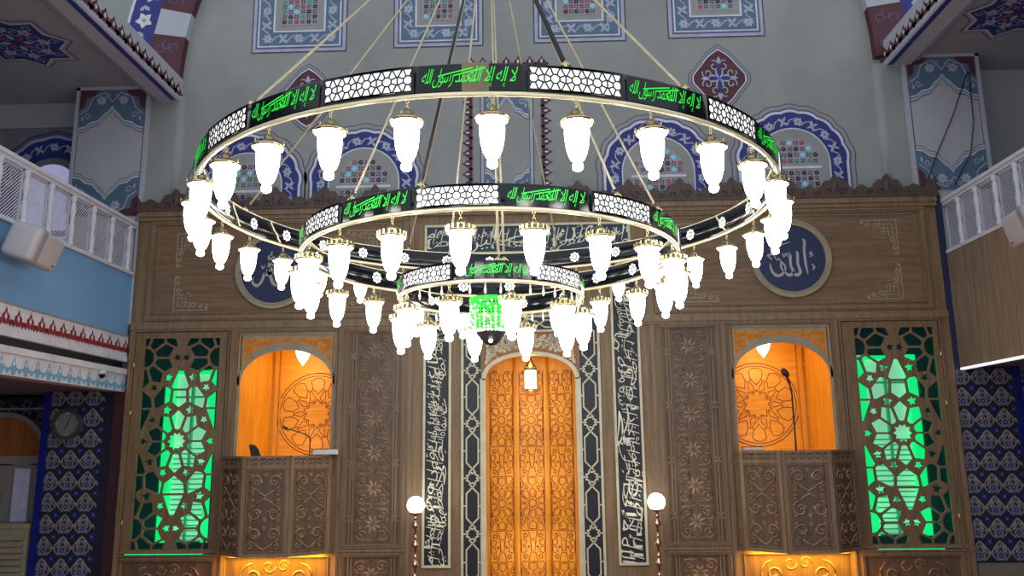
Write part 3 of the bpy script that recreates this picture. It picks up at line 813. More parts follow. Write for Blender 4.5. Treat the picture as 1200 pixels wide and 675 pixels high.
# left recess with arched door
mb = MB('tile'); mb.box(-10, -7.26, 12.6, 12.7, 0, 3.64); rw = struct(mb.build('wall_left_recess'))
mb = MB('tgrey')
for i in range(10):
    for j in range(3):
        x = -7.45-.22*i; z = 3.50-.16*j-(.08 if i % 2 else 0)
        mb.strip(star(x, z, 4, .075, .045, PI/8), .012, 12.595, 'tgrey', closed=True)
mb.box(-9.9, -7.3, 12.52, 12.6, 3.41, 3.44, 'pvc')
mb.build('tile_pattern', rw)
mb = MB('pvc'); dx = -8.15
mb.prism(arch_pts(dx, .68, 0, 2.75, .62), 12.50, 12.6, 'pvc')
d1 = struct(mb.build('door_1'))
m2 = MB('amberw'); m2.poly(arch_pts(dx, .60, 2.72, 2.75, .55), 12.495, 'amberw'); m2.build('arch_panel', d1)
m2 = MB('pvc'); m2.box(dx-.60, dx+.60, 12.46, 12.5, 2.58, 2.72, 'pvc'); m2.box(dx+.02, dx+.22, 12.46, 12.50, 0, 2.6, 'pvc'); m2.box(dx+.50, dx+.62, 12.46, 12.50, 0, 2.6, 'pvc'); m2.build('door_frame', d1)
m2 = MB('paned'); m2.poly(rect(dx-.55, dx+.02, .3, 2.55), 12.49, 'pane'); m2.poly(rect(dx+.24, dx+.48, .3, 2.53), 12.49, 'paned'); m2.build('door_pane', d1)
m2 = MB('chrome'); m2.tube([(dx+.10, 12.44, 1.95), (dx+.10, 12.42, 1.98), (dx+.10, 12.42, 2.12), (dx+.10, 12.44, 2.15)], .012, 8, 'chrome'); m2.build('door_handle', d1)

# ================================================================== THE PANELLED QIBLA WALL
XL, XR = -6.05, 5.90
def R2(a, b, z0, z1, s):                              # mirrored rectangle about the centre line
    x = sorted((C+s*a, C+s*b)); return (x[0], x[1], z0, z1)
LATT = (4.47, 5.86, 1.33, 4.50); NICHE = (2.87, 4.32, 2.55, 4.47); CARV = (1.87, 2.69, 1.42, 4.47); CARVL = (1.87, 2.69, .32, 1.30)
UNDER = (2.87, 4.36, .30, 1.30); LATL = (4.50, 5.84, .32, 1.26)
MH = .70
mih = arch_pts(C-.02, MH, 0.02, 3.72, .40, 28, .9)
holes = [mih]
for s in (-1, 1):
    for q in (LATT, NICHE, CARV, CARVL, UNDER, LATL):
        x0, x1, z0, z1 = R2(*q, s); holes.append(rect(x0, x1, z0, z1))
# upper recessed fields
UPF = [(-5.86, -1.92, 4.66, 6.20), (1.70, 5.72, 4.66, 6.20)]
mb = MB('wood'); plate(mb, rect(XL, XR, 0, ZT), holes, YF, YF+.06, 'wood')
wf = struct(mb.build('wall_front'))
mb = MB('mould')
for (a, b, c, d) in UPF:
    frame(mb, a, b, c, d, .07, YF, .025); frame(mb, a+.12, b-.12, c+.10, d-.10, .025, YF, .012)
for (a, b) in ((XL, C-1.60), (C+1.60, XR)):
    mb.box(a, b, YF-.05, YF, 4.535, 4.60); mb.box(a, b, YF-.03, YF, 4.50, 4.535); mb.box(a, b, YF-.03, YF, 4.60, 4.64)
mb.box(XL, XR, YF-.08, YF, 6.26, 6.34); mb.box(XL, XR, YF-.05, YF, 6.20, 6.26)
for x in (XL, XR-.07, C-1.80, C+1.72, C-2.82, C+2.74, C-4.42, C+4.35):
    mb.box(x, x+.07, YF-.03, YF, 0, 4.50); mb.box(x+.02, x+.05, YF-.045, YF-.03, 0, 4.50)
for x in (C-1.80, C+1.72): mb.box(x, x+.07, YF-.03, YF, 4.64, 6.20)
for s in (-1, 1):
    for q in (LATT, NICHE, CARV, CARVL, LATL):
        x0, x1, z0, z1 = R2(*q, s)
        if q is NICHE: z0 = 2.6
        frame(mb, x0-.03, x1+.03, z0-.03, z1+.03, .03, YF, .02)
for (a, b) in ((XL, C-1.72), (C+1.72, XR)): mb.box(a, b, YF-.02, YF, 1.345, 1.385); mb.box(a, b, YF-.04, YF, 0, .22)
for (a, b, c, d) in UPF: mb.poly(rect(a+.07, b-.07, c+.07, d-.07), YF-.004, 'woodx')
struct(mb.build('trim_7'))
mb = MB('navy'); mb.box(XR, 5.985, 11.97, 12.0, 3.80, 6.3, 'navyt'); struct(mb.build('trim_9'))
# ---- palmette cresting
mb = MB('crest'); pts = [(XL-.03, 6.34)]
step = .765; x = XL; n = 160
xs = [XL-.03+(XR-XL+.06)*k/(16*20) for k in range(321)]
for x in xs:
    u = ((x-C-.35)/step) % 1.0; v = abs(u-.5)*2              # v=0 at peak
    h = .12+.19*max(0, 1-v*1.6)**.8+.06*abs(math.sin(u*PI*5))
    if u < .14 or u > .86: h = .13+.07*math.cos((u if u < .5 else 1-u)/.14*PI/2)
    pts.append((x, 6.34+h))
pts.append((XR+.03, 6.34))
vs, fs = curve_mesh([pts], .05); mb.add([(v[0], v[1]+11.96, v[2]) for v in vs], fs, 'crest')
k0 = math.ceil((XL-C-.35)/step-.5); 
for k in range(k0, k0+17):
    cx = C+.35+step*(k+.5)
    if cx < XL or cx > XR: continue
    for s in (-1, 1):
        relief_line(mb, spiral(cx+s*.10, 6.45, .07, 0, 1.2, s, .2, 10), 11.935, .012, 'crest')
        relief_line(mb, spiral(cx+s*.28, 6.42, .05, 0, 1.2, -s, .2, 10), 11.935, .010, 'crest')
    leaf(mb, cx, 6.42, .20, .10, PI/2, 11.935, 'crest', .02)
mb.box(XL-.04, XR+.04, 11.90, 12.0, 6.34, 6.38)
cr = mb.build('trim_8'); struct(cr)

# ---- corner fret ornaments on the upper fields (children of the wall)
def fret(mb, x, z, sx, sz, y):
    def P(a): return [(x+sx*p[0], z+sz*p[1]) for p in a]
    mb.strip(P([(0, .52), (0, 0), (.52, 0)]), .014, y, 'goldd', .008)
    mb.strip(P([(.06, .30), (.06, .06), (.30, .06)]), .012, y, 'goldd', .008)
    mb.strip(P([(.06, .18), (.18, .18), (.18, .06)]), .012, y, 'goldd', .008)
    mb.strip(P([(0, .24), (.12, .24), (.12, .12), (.24, .12), (.24, 0)]), .012, y, 'goldd', .008)
    for (cx, cz, r, a) in ((.30, .075, .05, 0), (.075, .30, .05, PI/2), (.41, .055, .04, 0), (.055, .41, .04, PI/2), (.50, .03, .025, 0), (.03, .50, .025, 0)):
        mb.strip(P(spiral(cx, cz, r, a, 1.25, 1, .25, 14)), .013, y, 'goldd', .008)
    for (lx, lz, a) in ((.2, .23, .8), (.24, .2, .8), (.47, .07, .4), (.07, .47, 1.2)):
        leaf(mb, x+sx*lx, z+sz*lz, .06, .03, a if sx*sz > 0 else -a, y, 'goldd', .01)
for (a, b, c, d) in UPF:
    for sx, xx in ((1, a+.42), (-1, b-.42)):
        for sz, zz in ((1, c+.16), (-1, d-.20)):
            mb = MB('goldd'); fret(mb, xx, zz, sx, sz, YF-.002); mb.build('corner_ornament', wf)

# ---- roundels
def roundel(cx, cz, label, strokes):
    t = thing('calligraphy_roundel', label, 'roundel', (cx, YF, cz))
    mb = MB('goldd'); plate(mb, circ(0, 0, .585, 64), [circ(0, 0, .50, 64)], -.05, 0, 'goldd')
    mb.strip(circ(0, 0, .575, 64), .02, -.05, 'goldd', .012, True); mb.strip(circ(0, 0, .51, 64), .018, -.05, 'goldd', .012, True)
    mb.build('round_frame', t)
    mb = MB('teal'); mb.prism(circ(0, 0, .50, 64), -.03, 0, 'navy2'); mb.build('blue_disc', t)
    mb = MB('goldd2')
    for pts, w in strokes:
        # smooth the strokes
        P = [(p[0]*.5, p[1]*.5) for p in pts]; q = []; ww = []
        n = len(P)
        for i in range(n-1):
            p0, p1, p2, p3 = P[max(i-1, 0)], P[i], P[i+1], P[min(i+2, n-1)]
            for k in range(6):
                u = k/6; q.append(tuple(.5*((2*p1[j])+(-p0[j]+p2[j])*u+(2*p0[j]-5*p1[j]+4*p2[j]-p3[j])*u*u+(-p0[j]+3*p1[j]-3*p2[j]+p3[j])*u**3) for j in (0, 1)))
                ww.append((w[i]+(w[i+1]-w[i])*u)*.5)
        q.append(P[-1]); ww.append(w[-1]*.5)
        mb.strip(q, ww, -.031, 'goldd2', .004)
    mb.build('lettering', t)

allah = [([(.37, .58), (.43, .50), (.40, .2), (.42, -.2), (.46, -.48)], [.03, .08, .07, .07, .02]),
         ([(.16, .20), (.20, .14), (.19, -.15), (.24, -.42), (.12, -.50), (.02, -.40)], [.03, .08, .07, .09, .09, .05]),
         ([(-.07, .18), (-.02, .10), (-.02, -.2), (.04, -.42), (-.10, -.50), (-.22, -.38)], [.03, .08, .07, .09, .09, .04]),
         ([(-.22, -.38), (-.30, -.28), (-.28, -.10), (-.18, -.28), (-.30, -.48), (-.46, -.50), (-.58, -.36), (-.62, -.14)], [.04, .06, .05, .05, .08, .09, .07, .02]),
         ([(-.42, -.06), (-.36, .0), (-.30, -.08)], [.03, .05, .02]),
         ([(-.55, -.02), (-.66, .10), (-.50, .12), (-.44, -.02)], [.03, .06, .05, .02]),
         ([(-.62, .30), (-.3, .40), (.02, .50)], [.02, .04, .02]),
         ([(-.24, .16), (-.20, .06), (-.12, .16), (-.08, .06), (-.02, .20)], [.03, .05, .03, .05, .02]),
         ([(.62, .20), (.56, .14), (.64, .10), (.54, .04)], [.03, .04, .04, .02]),
         ([(.60, -.18), (.66, -.28), (.60, -.36)], [.04, .05, .02])]
muhammad = [([(.42, .40), (.52, .30), (.44, .18), (.34, .30), (.42, .40), (.30, .12), (.10, .06)], [.05, .07, .07, .06, .05, .08, .08]),
         ([(.10, .06), (-.10, .20), (-.20, .42), (-.02, .38), (.12, .22), (.0, -.02), (-.14, -.10)], [.07, .06, .05, .06, .06, .09, .08]),
         ([(-.14, -.10), (-.22, .02), (-.12, .08), (-.08, -.06), (-.22, -.14), (-.30, -.08)], [.06, .06, .06, .06, .08, .06]),
         ([(-.10, .58), (-.14, .30), (-.18, .0), (-.10, -.22), (-.02, -.40), (.12, -.46), (.24, -.34)], [.03, .08, .08, .09, .10, .07, .03]),
         ([(-.30, -.08), (-.38, -.34), (-.52, -.46), (-.66, -.34), (-.62, -.20)], [.07, .08, .09, .06, .02]),
         ([(-.40, .16), (-.36, .06), (-.30, .16)], [.03, .05, .02])]
roundel(-3.93, 5.40, 'round navy plaque with pale calligraphy on the left, partly hidden by lit lamps', muhammad)
roundel(3.72, 5.44, 'round navy plaque with calligraphy in clear view on the right of the panelling', allah)

# ---- calligraphy panels
AYAT = ['الله لا إله إلا هو الحي القيوم لا تأخذه سنة ولا نوم له ما في السماوات وما في الأرض', 'من ذا الذي يشفع عنده إلا بإذنه يعلم ما بين أيديهم وما خلفهم',
        'ولا يحيطون بشيء من علمه إلا بما شاء وسع كرسيه السماوات والأرض ولا يؤوده حفظهما وهو العلي العظيم']
def calligraphy_panel(x0, x1, z0, z1, text, rot, label, rows=2):
    cx, cz = (x0+x1)/2, (z0+z1)/2; W, H = x1-x0, z1-z0
    t = thing('calligraphy_plaque', label, 'calligraphy panel', (cx, YF, cz))
    hw, hh = W/2, H/2
    mb = MB('gold'); plate(mb, rect(-hw, hw, -hh, hh), [rect(-hw+.035, hw-.035, -hh+.035, hh-.035)], -.04, 0, 'gold'); mb.build('gilt_frame', t)
    mb = MB('navy'); mb.box(-hw+.03, hw-.03, -.022, 0, -hh+.03, hh-.03, 'navy' if rot else 'teal'); mb.build('backing_panel', t)
    mb = MB('ivory')
    L = (H if rot else W)-.12; Wd = (W if rot else H)-.10
    words = text.split(' '); nchunk = max(3, round(L/.50)); tot = len(text); chunks = [[] for _ in range(nchunk)]; cnt = 0
    for w_ in words:
        chunks[min(nchunk-1, int((cnt+len(w_)/2)/tot*nchunk))].append(w_); cnt += len(w_)+1
    chunks = [' '.join(c) for c in chunks]
    rnd = random.Random(len(text))
    for i, ch in enumerate(chunks):
        if not ch: continue
        ws = ch.split(' '); half = (len(ws)+1)//2
        parts = [' '.join(ws[:half]), ' '.join(ws[half:])] if len(ws) > 1 else [ch]
        cell = L/nchunk; pos = L/2-cell*(i+.5)               # right to left
        for r, tx in enumerate(parts):
            if not tx: continue
            g, fs = text_geo(tx, cell*(1.12 if len(parts) > 1 else 1.0), Wd*(.60 if len(parts) > 1 else .85), -.012, .85)
            oz = (-.20 if r == 0 else .20)*Wd if len(parts) > 1 else 0
            vs = []
            for (u, v) in g:
                u2 = u+pos+v*.18; v2 = v+oz+.03*math.sin((u+pos)*9)
                if rot == 0: vs.append((u2, -.026-.003*r, v2))
                elif rot > 0: vs.append((-v2, -.026-.003*r, u2))     # reads downwards: left panel
                else: vs.append((v2, -.026-.003*r, -u2))             # reads upwards: right panel
            mb.add(vs, fs, 'ivory')
        for q in range(4):                                   # long upright strokes
            u = pos+cell*((q+.3*rnd.random())/4-.42); v0 = -Wd*(.30-.2*rnd.random()); v1 = Wd*(.48-.08*rnd.random())
            p = [(u, v0), (u+.02, (v0+v1)/2), (u+.05, v1)]
            if rot > 0: p = [(-b, a_) for a_, b in p]
            elif rot < 0: p = [(b, -a_) for a_, b in p]
            mb.strip(p, [.006, .014, .010], -.033, 'ivory')
        for q in range(7):                                   # vowel strokes and dots
            u = pos+(rnd.random()-.5)*cell; v = (rnd.random()-.5)*Wd*.9; a = .5
            p = [(u, v), (u+.035, v+.02)]
            if rot > 0: p = [(-b, a_) for a_, b in p]
            elif rot < 0: p = [(b, -a_) for a_, b in p]
            mb.strip(p, .010, -.030, 'ivory')
    mb.build('lettering', t)
calligraphy_panel(C-1.57, C-1.165, 1.13, 5.45, AYAT[2], 1, 'tall navy calligraphy strip standing behind the left floor lamp')
calligraphy_panel(C+1.165, C+1.575, 1.15, 5.45, AYAT[0], -1, 'tall navy calligraphy strip beside the right floor lamp')
calligraphy_panel(-1.68, 1.385, 5.59, 6.05, AYAT[1], 0, 'wide dark blue calligraphy panel high above the arched niche')

# ---- geometric strapwork frame round the mihrab
t = thing('strapwork_frame', 'dark blue border of pale interlaced stars framing the arched niche on three sides', 'frame', (C, YF, 0))
def strap(mb, x0, x1, z0, z1, horiz=False):
    """stars and long hexagons in interlaced ivory straps"""
    L = (x1-x0) if horiz else (z1-z0); W = (z1-z0) if horiz else (x1-x0); w = W/2-.035; P = .77
    n = max(1, round(L/P)); P = L/n; cx, cz = (x0+x1)/2, (z0+z1)/2
    def T(p): return (p[0]+cx, p[1]+(z0 if not horiz else 0)) if not horiz else (x0+p[1], cz+p[0])
    sw = .021; y = YF-.030
    for k in range(n+1):
        zc = k*P
        if zc-.12 >= -.001 and zc+.12 <= L+.001:
            mb.strip([T((a, b+zc)) for a, b in star(0, 0, 8, .088, .064, PI/8)], sw, y, 'gold', .006, True)
        for s in (-1, 1):
            for up in (-1, 1):
                pts = [(s*.012, zc+up*.085), (-s*.012*0-s*.055*0, zc+up*.10), (-s*w*.85, zc+up*.20), (-s*w*.85, zc+up*P*.5)]
                pts = [(s*.05, zc+up*.075), (-s*w*.80, zc+up*.215), (-s*w*.80, zc+up*P*.5)]
                if all(0 <= p[1] <= L+.001 for p in pts): mb.strip([T(p) for p in pts], sw, y, 'gold', .006)
            p = [(s*w*.80, zc-P*.5+.0), (s*(w+.02), zc-P*.5)]
            if 0 <= zc-P*.5: mb.strip([T(q) for q in p], sw, y, 'gold', .006)
            p = [(s*.085, zc), (s*(w+.02), zc)]
            if 0 <= zc <= L: mb.strip([T(q) for q in p], sw, y, 'gold', .006)
def loc(mb): return local_mb(mb, (C, YF, 0))
mb = MB('navy')
for (a, b, c, d) in ((C-1.0, C-.74, 0.05, 4.64), (C+.70, C+.97, .05, 4.64), (C-.74, C+.70, 4.425, 4.64)): mb.box(a, b, YF-.028, YF-.001, c, d, 'navy')
loc(mb).build('backing_panel', t)
mb = MB('gold'); strap(mb, C-1.0, C-.72, .06, 4.62); strap(mb, C+.68, C+.97, .06, 4.62); strap(mb, C-.68, C+.65, 4.43, 4.63, True)
for (a, b, c, d) in ((C-1.02, C-.985, .02, 4.65), (C+.955, C+.99, .02, 4.65), (C-1.02, C+.99, 4.625, 4.66), (C-.71, C+.67, 4.41, 4.44)): mb.box(a, b, YF-.045, YF-.002, c, d, 'gold')
loc(mb).build('strapwork', t)

# ---- mihrab: faceted recess, arch band and spandrels
t = thing('mihrab', 'glowing orange arched prayer niche of engraved wood in the centre of the wall', 'mihrab', (C-.02, YF, 0))
mc = C-.02
def lm(mb): return local_mb(mb, (mc, YF, 0))
fac = [(-.70, 12.05), (-.64, 12.34), (-.245, 12.50), (.245, 12.50), (.64, 12.34), (.70, 12.05)]
mb = MB('orangez')
for (a, b) in zip(fac, fac[1:]):
    mb.add([(mc+a[0], a[1], 0), (mc+b[0], b[1], 0), (mc+b[0], b[1], 4.3), (mc+a[0], a[1], 4.3)], [(0, 1, 2, 3)])
mb.add([(mc+a[0], a[1], 4.3) for a in fac], [list(range(6))])
for a in fac[1:5]: mb.tube([(mc+a[0], a[1]-.01, 0), (mc+a[0], a[1]-.01, 4.25)], .018, 8, 'orangez')
lm(mb).build('niche_wall', t)
gh = girih_holes(.30, .60, .168, 1.92, .020, .50)
for a, b in ((fac[1], fac[2]), (fac[2], fac[3]), (fac[3], fac[4])):
    mb = MB('engrave'); cx, cy = (a[0]+b[0])/2+mc, (a[1]+b[1])/2; ang = math.atan2(b[1]-a[1], b[0]-a[0])
    ca, sa = math.cos(ang), math.sin(ang)
    mb.tf = lambda p: (cx+p[0]*ca-(p[1])*sa, cy+p[0]*sa+p[1]*ca, 1.96+p[2])
    for h in gh: mb.strip(h, .0085, -.004, 'engrave', closed=True)
    mb.strip(rect(-.18, .18, -1.94, 1.94), .006, -.004, 'engrave', closed=True)
    mb.tf = None; lm(mb).build('engraved_panel', t)
mb = MB('gold')
outer = arch_pts(mc, MH+.005, 3.3, 3.72, .405, 28, .9); inner = arch_pts(mc, MH-.055, 3.3, 3.72, .355, 28, .9)
ring = outer+inner[::-1]
for k in range(len(outer)-1):
    if k == 0 or k == len(outer)-2: continue
    mb.prism([outer[k], outer[k+1], inner[k+1], inner[k]], YF-.05, YF+.06, 'gold')
mb.box(mc-MH-.025, mc-MH+.055, YF-.05, YF+.06, 0, 3.74); mb.box(mc+MH-.055, mc+MH+.025, YF-.05, YF+.06, 0, 3.74)
lm(mb).build('arch_band', t)
mb = MB('amberw'); 
spandrel(mb, mc-MH+.02, mc+MH-.02, 4.41, mc, MH, 3.72, .40, YF-.004, 'amberw', .9)
def arabesque(mb, region, y, m, r0=.075, seed=3):
    rnd = random.Random(seed); x0, x1, z0, z1 = region[1]; placed = []
    for _ in range(900):
        x, z = rnd.uniform(x0, x1), rnd.uniform(z0, z1); r = r0*rnd.uniform(.55, 1.0)
        if not region[0](x, z, r): continue
        if any(math.hypot(x-a, z-b) < (r+c)*.80 for a, b, c in placed): continue
        placed.append((x, z, r))
        mb.strip(spiral(x, z, r, rnd.uniform(0, 6), 1.5, rnd.choice((-1, 1)), .15, 16), .013, y, m, .004)
        leaf(mb, x, z, r*.8, r*.45, rnd.uniform(0, 6), y, m, .004)
        for _k in range(2):
            a = rnd.uniform(0, 6); leaf(mb, x+r*math.cos(a), z+r*math.sin(a), r*.6, r*.4, a+.6, y, m, .004)
    return placed
def half_arab(mb, cx, hw, zs, rise, ztop, y, m, r0):
    def ok(x, z, r):
        u = (x-cx)/hw
        if x < cx-hw+.03+r or x > cx-.01 or z > ztop-.02-r: return False
        return z-r > zs+rise*math.sqrt(max(0, 1-u*u))+.055
    P = MB(m)
    arabesque(P, (ok, (cx-hw, cx, zs, ztop)), y, m, r0)
    arabesque(P, (ok, (cx-hw, cx, zs, ztop)), y, m, r0*.45, 8)
    mb.add(P.v, P.f, m); mb.add([(2*cx-v[0], v[1], v[2]) for v in P.v], P.f, m)
half_arab(mb, mc, MH, 3.72, .40, 4.41, YF-.006, 'gold', .085)
lm(mb).build('carved_spandrel', t)

# ---- niches beside the mihrab: honey-wood rooms with an engraved rosette
def ten_rosette(mb, cx, cz, R_, y, m):
    mb.strip(circ(cx, cz, R_, 72), .014, y, m, closed=True); mb.strip(circ(cx, cz, R_*.93, 72), .012, y, m, closed=True)
    mb.strip(star(cx, cz, 10, R_*.36, R_*.26, PI/2), .012, y, m, closed=True)
    for k in range(10):
        a = PI/2+k*PI/5; ca, sa = math.cos(a), math.sin(a)
        def P(pts): return [(cx+R_*(u*ca-v*sa), cz+R_*(u*sa+v*ca)) for u, v in pts]
        mb.strip(P([(.48, 0), (.62, .13), (.80, .17), (.88, .07), (.88, -.07), (.80, -.17), (.62, -.13)]), .011, y, m, closed=True)
        a += PI/10; ca, sa = math.cos(a), math.sin(a)
        mb.strip(P([(.30, 0), (.40, .07), (.56, 0.02), (.62, .06), (.58, -.0), (.62, -.06), (.56, -.02), (.40, -.07)]), .010, y, m, closed=True)
for s, lab in ((-1, 'lit wooden alcove left of the prayer niche, above the left preaching balcony'), (1, 'lit wooden alcove right of the prayer niche, above the right preaching balcony')):
    x0, x1, z0, z1 = R2(*NICHE, s); cx = (x0+x1)/2
    t = thing('wooden_alcove', lab, 'alcove', (cx, YF+.1, 2.6), 'lit alcoves') if 0 else thing('wooden_alcove', lab, 'alcove', (cx, YF+.1, 2.6))
    org = (cx, YF+.1, 2.6)
    mb = MB('orange')
    yb = 12.9; xo = x0-.15; xi = x1+.15                 # room is wider than the opening
    xs_ = -4.20 if s < 0 else 4.10                      # visible corner
    mb.add([(xo, yb, 2.4), (xi, yb, 2.4), (xi, yb, 4.6), (xo, yb, 4.6)], [(0, 1, 2, 3)], 'orange')
    mb.add([(xo, yb, 4.6), (xi, yb, 4.6), (xi, 12.07, 4.6), (xo, 12.07, 4.6)], [(0, 1, 2, 3)], 'orange')
    mb.add([(xo, yb, 2.4), (xi, yb, 2.4), (xi, 12.07, 2.4), (xo, 12.07, 2.4)], [(0, 1, 2, 3)], 'orange')
    xa = xs_; xin = xi if s < 0 else xo
    xw0 = x0-.02 if s < 0 else x1+.02
    mb.add([(xw0, 12.07, 2.4), (xa, yb-.01, 2.4), (xa, yb-.01, 4.6), (xw0, 12.07, 4.6)], [(0, 1, 2, 3)], 'orangez')
    mb.add([(xin, 12.07, 2.4), (xin, yb-.01, 2.4), (xin, yb-.01, 4.6), (xin, 12.07, 4.6)], [(0, 1, 2, 3)], 'orangez')
    local_mb(mb, org).build('alcove_wall', t)
    mb = MB('orangez'); xt = xa-s*.05
    mb.box(min(xt, xt-s*.07), max(xt, xt-s*.07), yb-.03, yb, 2.4, 4.6); mb.box(min(xt-s*.09, xt-s*.11), max(xt-s*.09, xt-s*.11), yb-.02, yb, 2.4, 4.6)
    local_mb(mb, org).build('corner_moulding', t)
    mb = MB('engrave'); ten_rosette(mb, -3.46 if s < 0 else 3.33, 3.31 if s < 0 else 3.37, .63, yb-.004, 'engrave')
    local_mb(mb, org).build('engraved_rosette', t)
    # arch screen, its piercings drawn as amber glow shapes
    A = arch_pts(cx, .70, 2.56, 3.74, .49, 28)
    mb = MB('goldd'); ix0, ix1 = x0+.02, x1-.02
    top = rect(ix0+.03, ix1-.03, 3.0, 4.42)
    spandrel(mb, ix0, ix1, z1, cx, .70, 3.74, .49, YF+.036, 'carve')
    mb.strip(A, .045, YF+.035, 'goldd', .02)
    mb.strip([(ix0, 3.7), (ix0, z1-.015), (ix1, z1-.015), (ix1, 3.7)], .03, YF+.035, 'goldd', .02)
    local_mb(mb, org).build('arch_frame', t)
    mb = MB('orange')
    spandrel(mb, ix0+.03, ix1-.03, z1-.03, cx, .70, 3.76, .49, YF+.032, 'goldd')
    half_arab(mb, cx, .70, 3.76, .50, z1-.05, YF+.030, 'lit_sp', .042)
    local_mb(mb, org).build('fretwork_spandrel', t)


# ---- carved wall panels
def carved(q, s, label, kind='flower'):
    x0, x1, z0, z1 = R2(*q, s); cx, cz = (x0+x1)/2, (z0+z1)/2; hw, hh = (x1-x0)/2, (z1-z0)/2
    t = thing('carved_panel', label, 'carved panel', (cx, YF, cz))
    mb = MB('carve'); mb.box(-hw, hw, .02, .05, -hh, hh, 'carve'); mb.build('backing_board', t)
    mb = MB('relief'); iw = hw-.155 if kind == 'flower' else hw-.06
    if kind == 'flower': flower_panel(mb, -iw, iw, -hh+.05, hh-.05, .018)
    else: scroll_h(mb, -iw, iw, -hh+.05, hh-.05, .018)
    mb.build('relief_carving', t)
    mb = MB('mould')
    if kind == 'flower':
        for sx in (-1, 1):
            for (u, w) in ((iw+.02, .016), (iw+.06, .022), (hw-.03, .02)):
                mb.box(min(sx*u, sx*(u+w)), max(sx*u, sx*(u+w)), .0, .02, -hh, hh)
            # little knots where the mouldings cross
            n = max(1, round(2*hh/.78))
            for k in range(n):
                z = -hh+2*hh*(k+.5)/n; xx = sx*(iw+.07)
                mb.strip([(xx-.045, z-.05), (xx+.045, z+.05)], .018, -.002, 'relief', .008); mb.strip([(xx-.045, z+.05), (xx+.045, z-.05)], .018, -.002, 'relief', .008)
    frame(mb, -hw, hw, -hh, hh, .025, .02, .03)
    mb.build('panel_frame', t)
def scroll_h(mb, x0, x1, z0, z1, y, m='relief'):
    W = x1-x0; H = z1-z0; n = max(2, round(W/(H*.62))); w = W/n
    for k in range(n):
        cx = x0+w*(k+.5); s = 1 if k < n/2 else -1
        for sz in (-1, 1):
            relief_line(mb, spiral(cx, (z0+z1)/2+sz*H*.24, min(w, H*.5)*.42, PI/2*sz, 1.4, s*sz), y, .014, m)
            relief_line(mb, spiral(cx+w*.35*s, (z0+z1)/2+sz*H*.40, w*.14, 0, 1.1, -s*sz, .3, 10), y, .011, m)
            leaf(mb, cx-w*.2, (z0+z1)/2+sz*H*.05, w*.4, w*.16, sz*.7, y, m, .014)
            relief_line(mb, [(cx-w*.5, (z0+z1)/2), (cx-w*.3, (z0+z1)/2+sz*H*.1), (cx-w*.1, (z0+z1)/2+sz*H*.02)], y, .011, m)
carved(CARV, -1, 'tall carved wood panel between the left preaching balcony and left floor lamp')
carved(CARV, 1, 'tall carved wood panel between the right floor lamp and right preaching balcony')
carved(CARVL, -1, 'low carved panel just below the tall carved panel on the left')
carved(CARVL, 1, 'low carved panel just below the tall carved panel on the right')
carved(LATL, -1, 'low carved panel under the green lit lattice on the left', 'h')
carved(LATL, 1, 'low carved panel under the green lit lattice on the right', 'h')
carved(UNDER, -1, 'orange lit carved panel beneath the left preaching balcony', 'h')
carved(UNDER, 1, 'orange lit carved panel beneath the right preaching balcony', 'h')

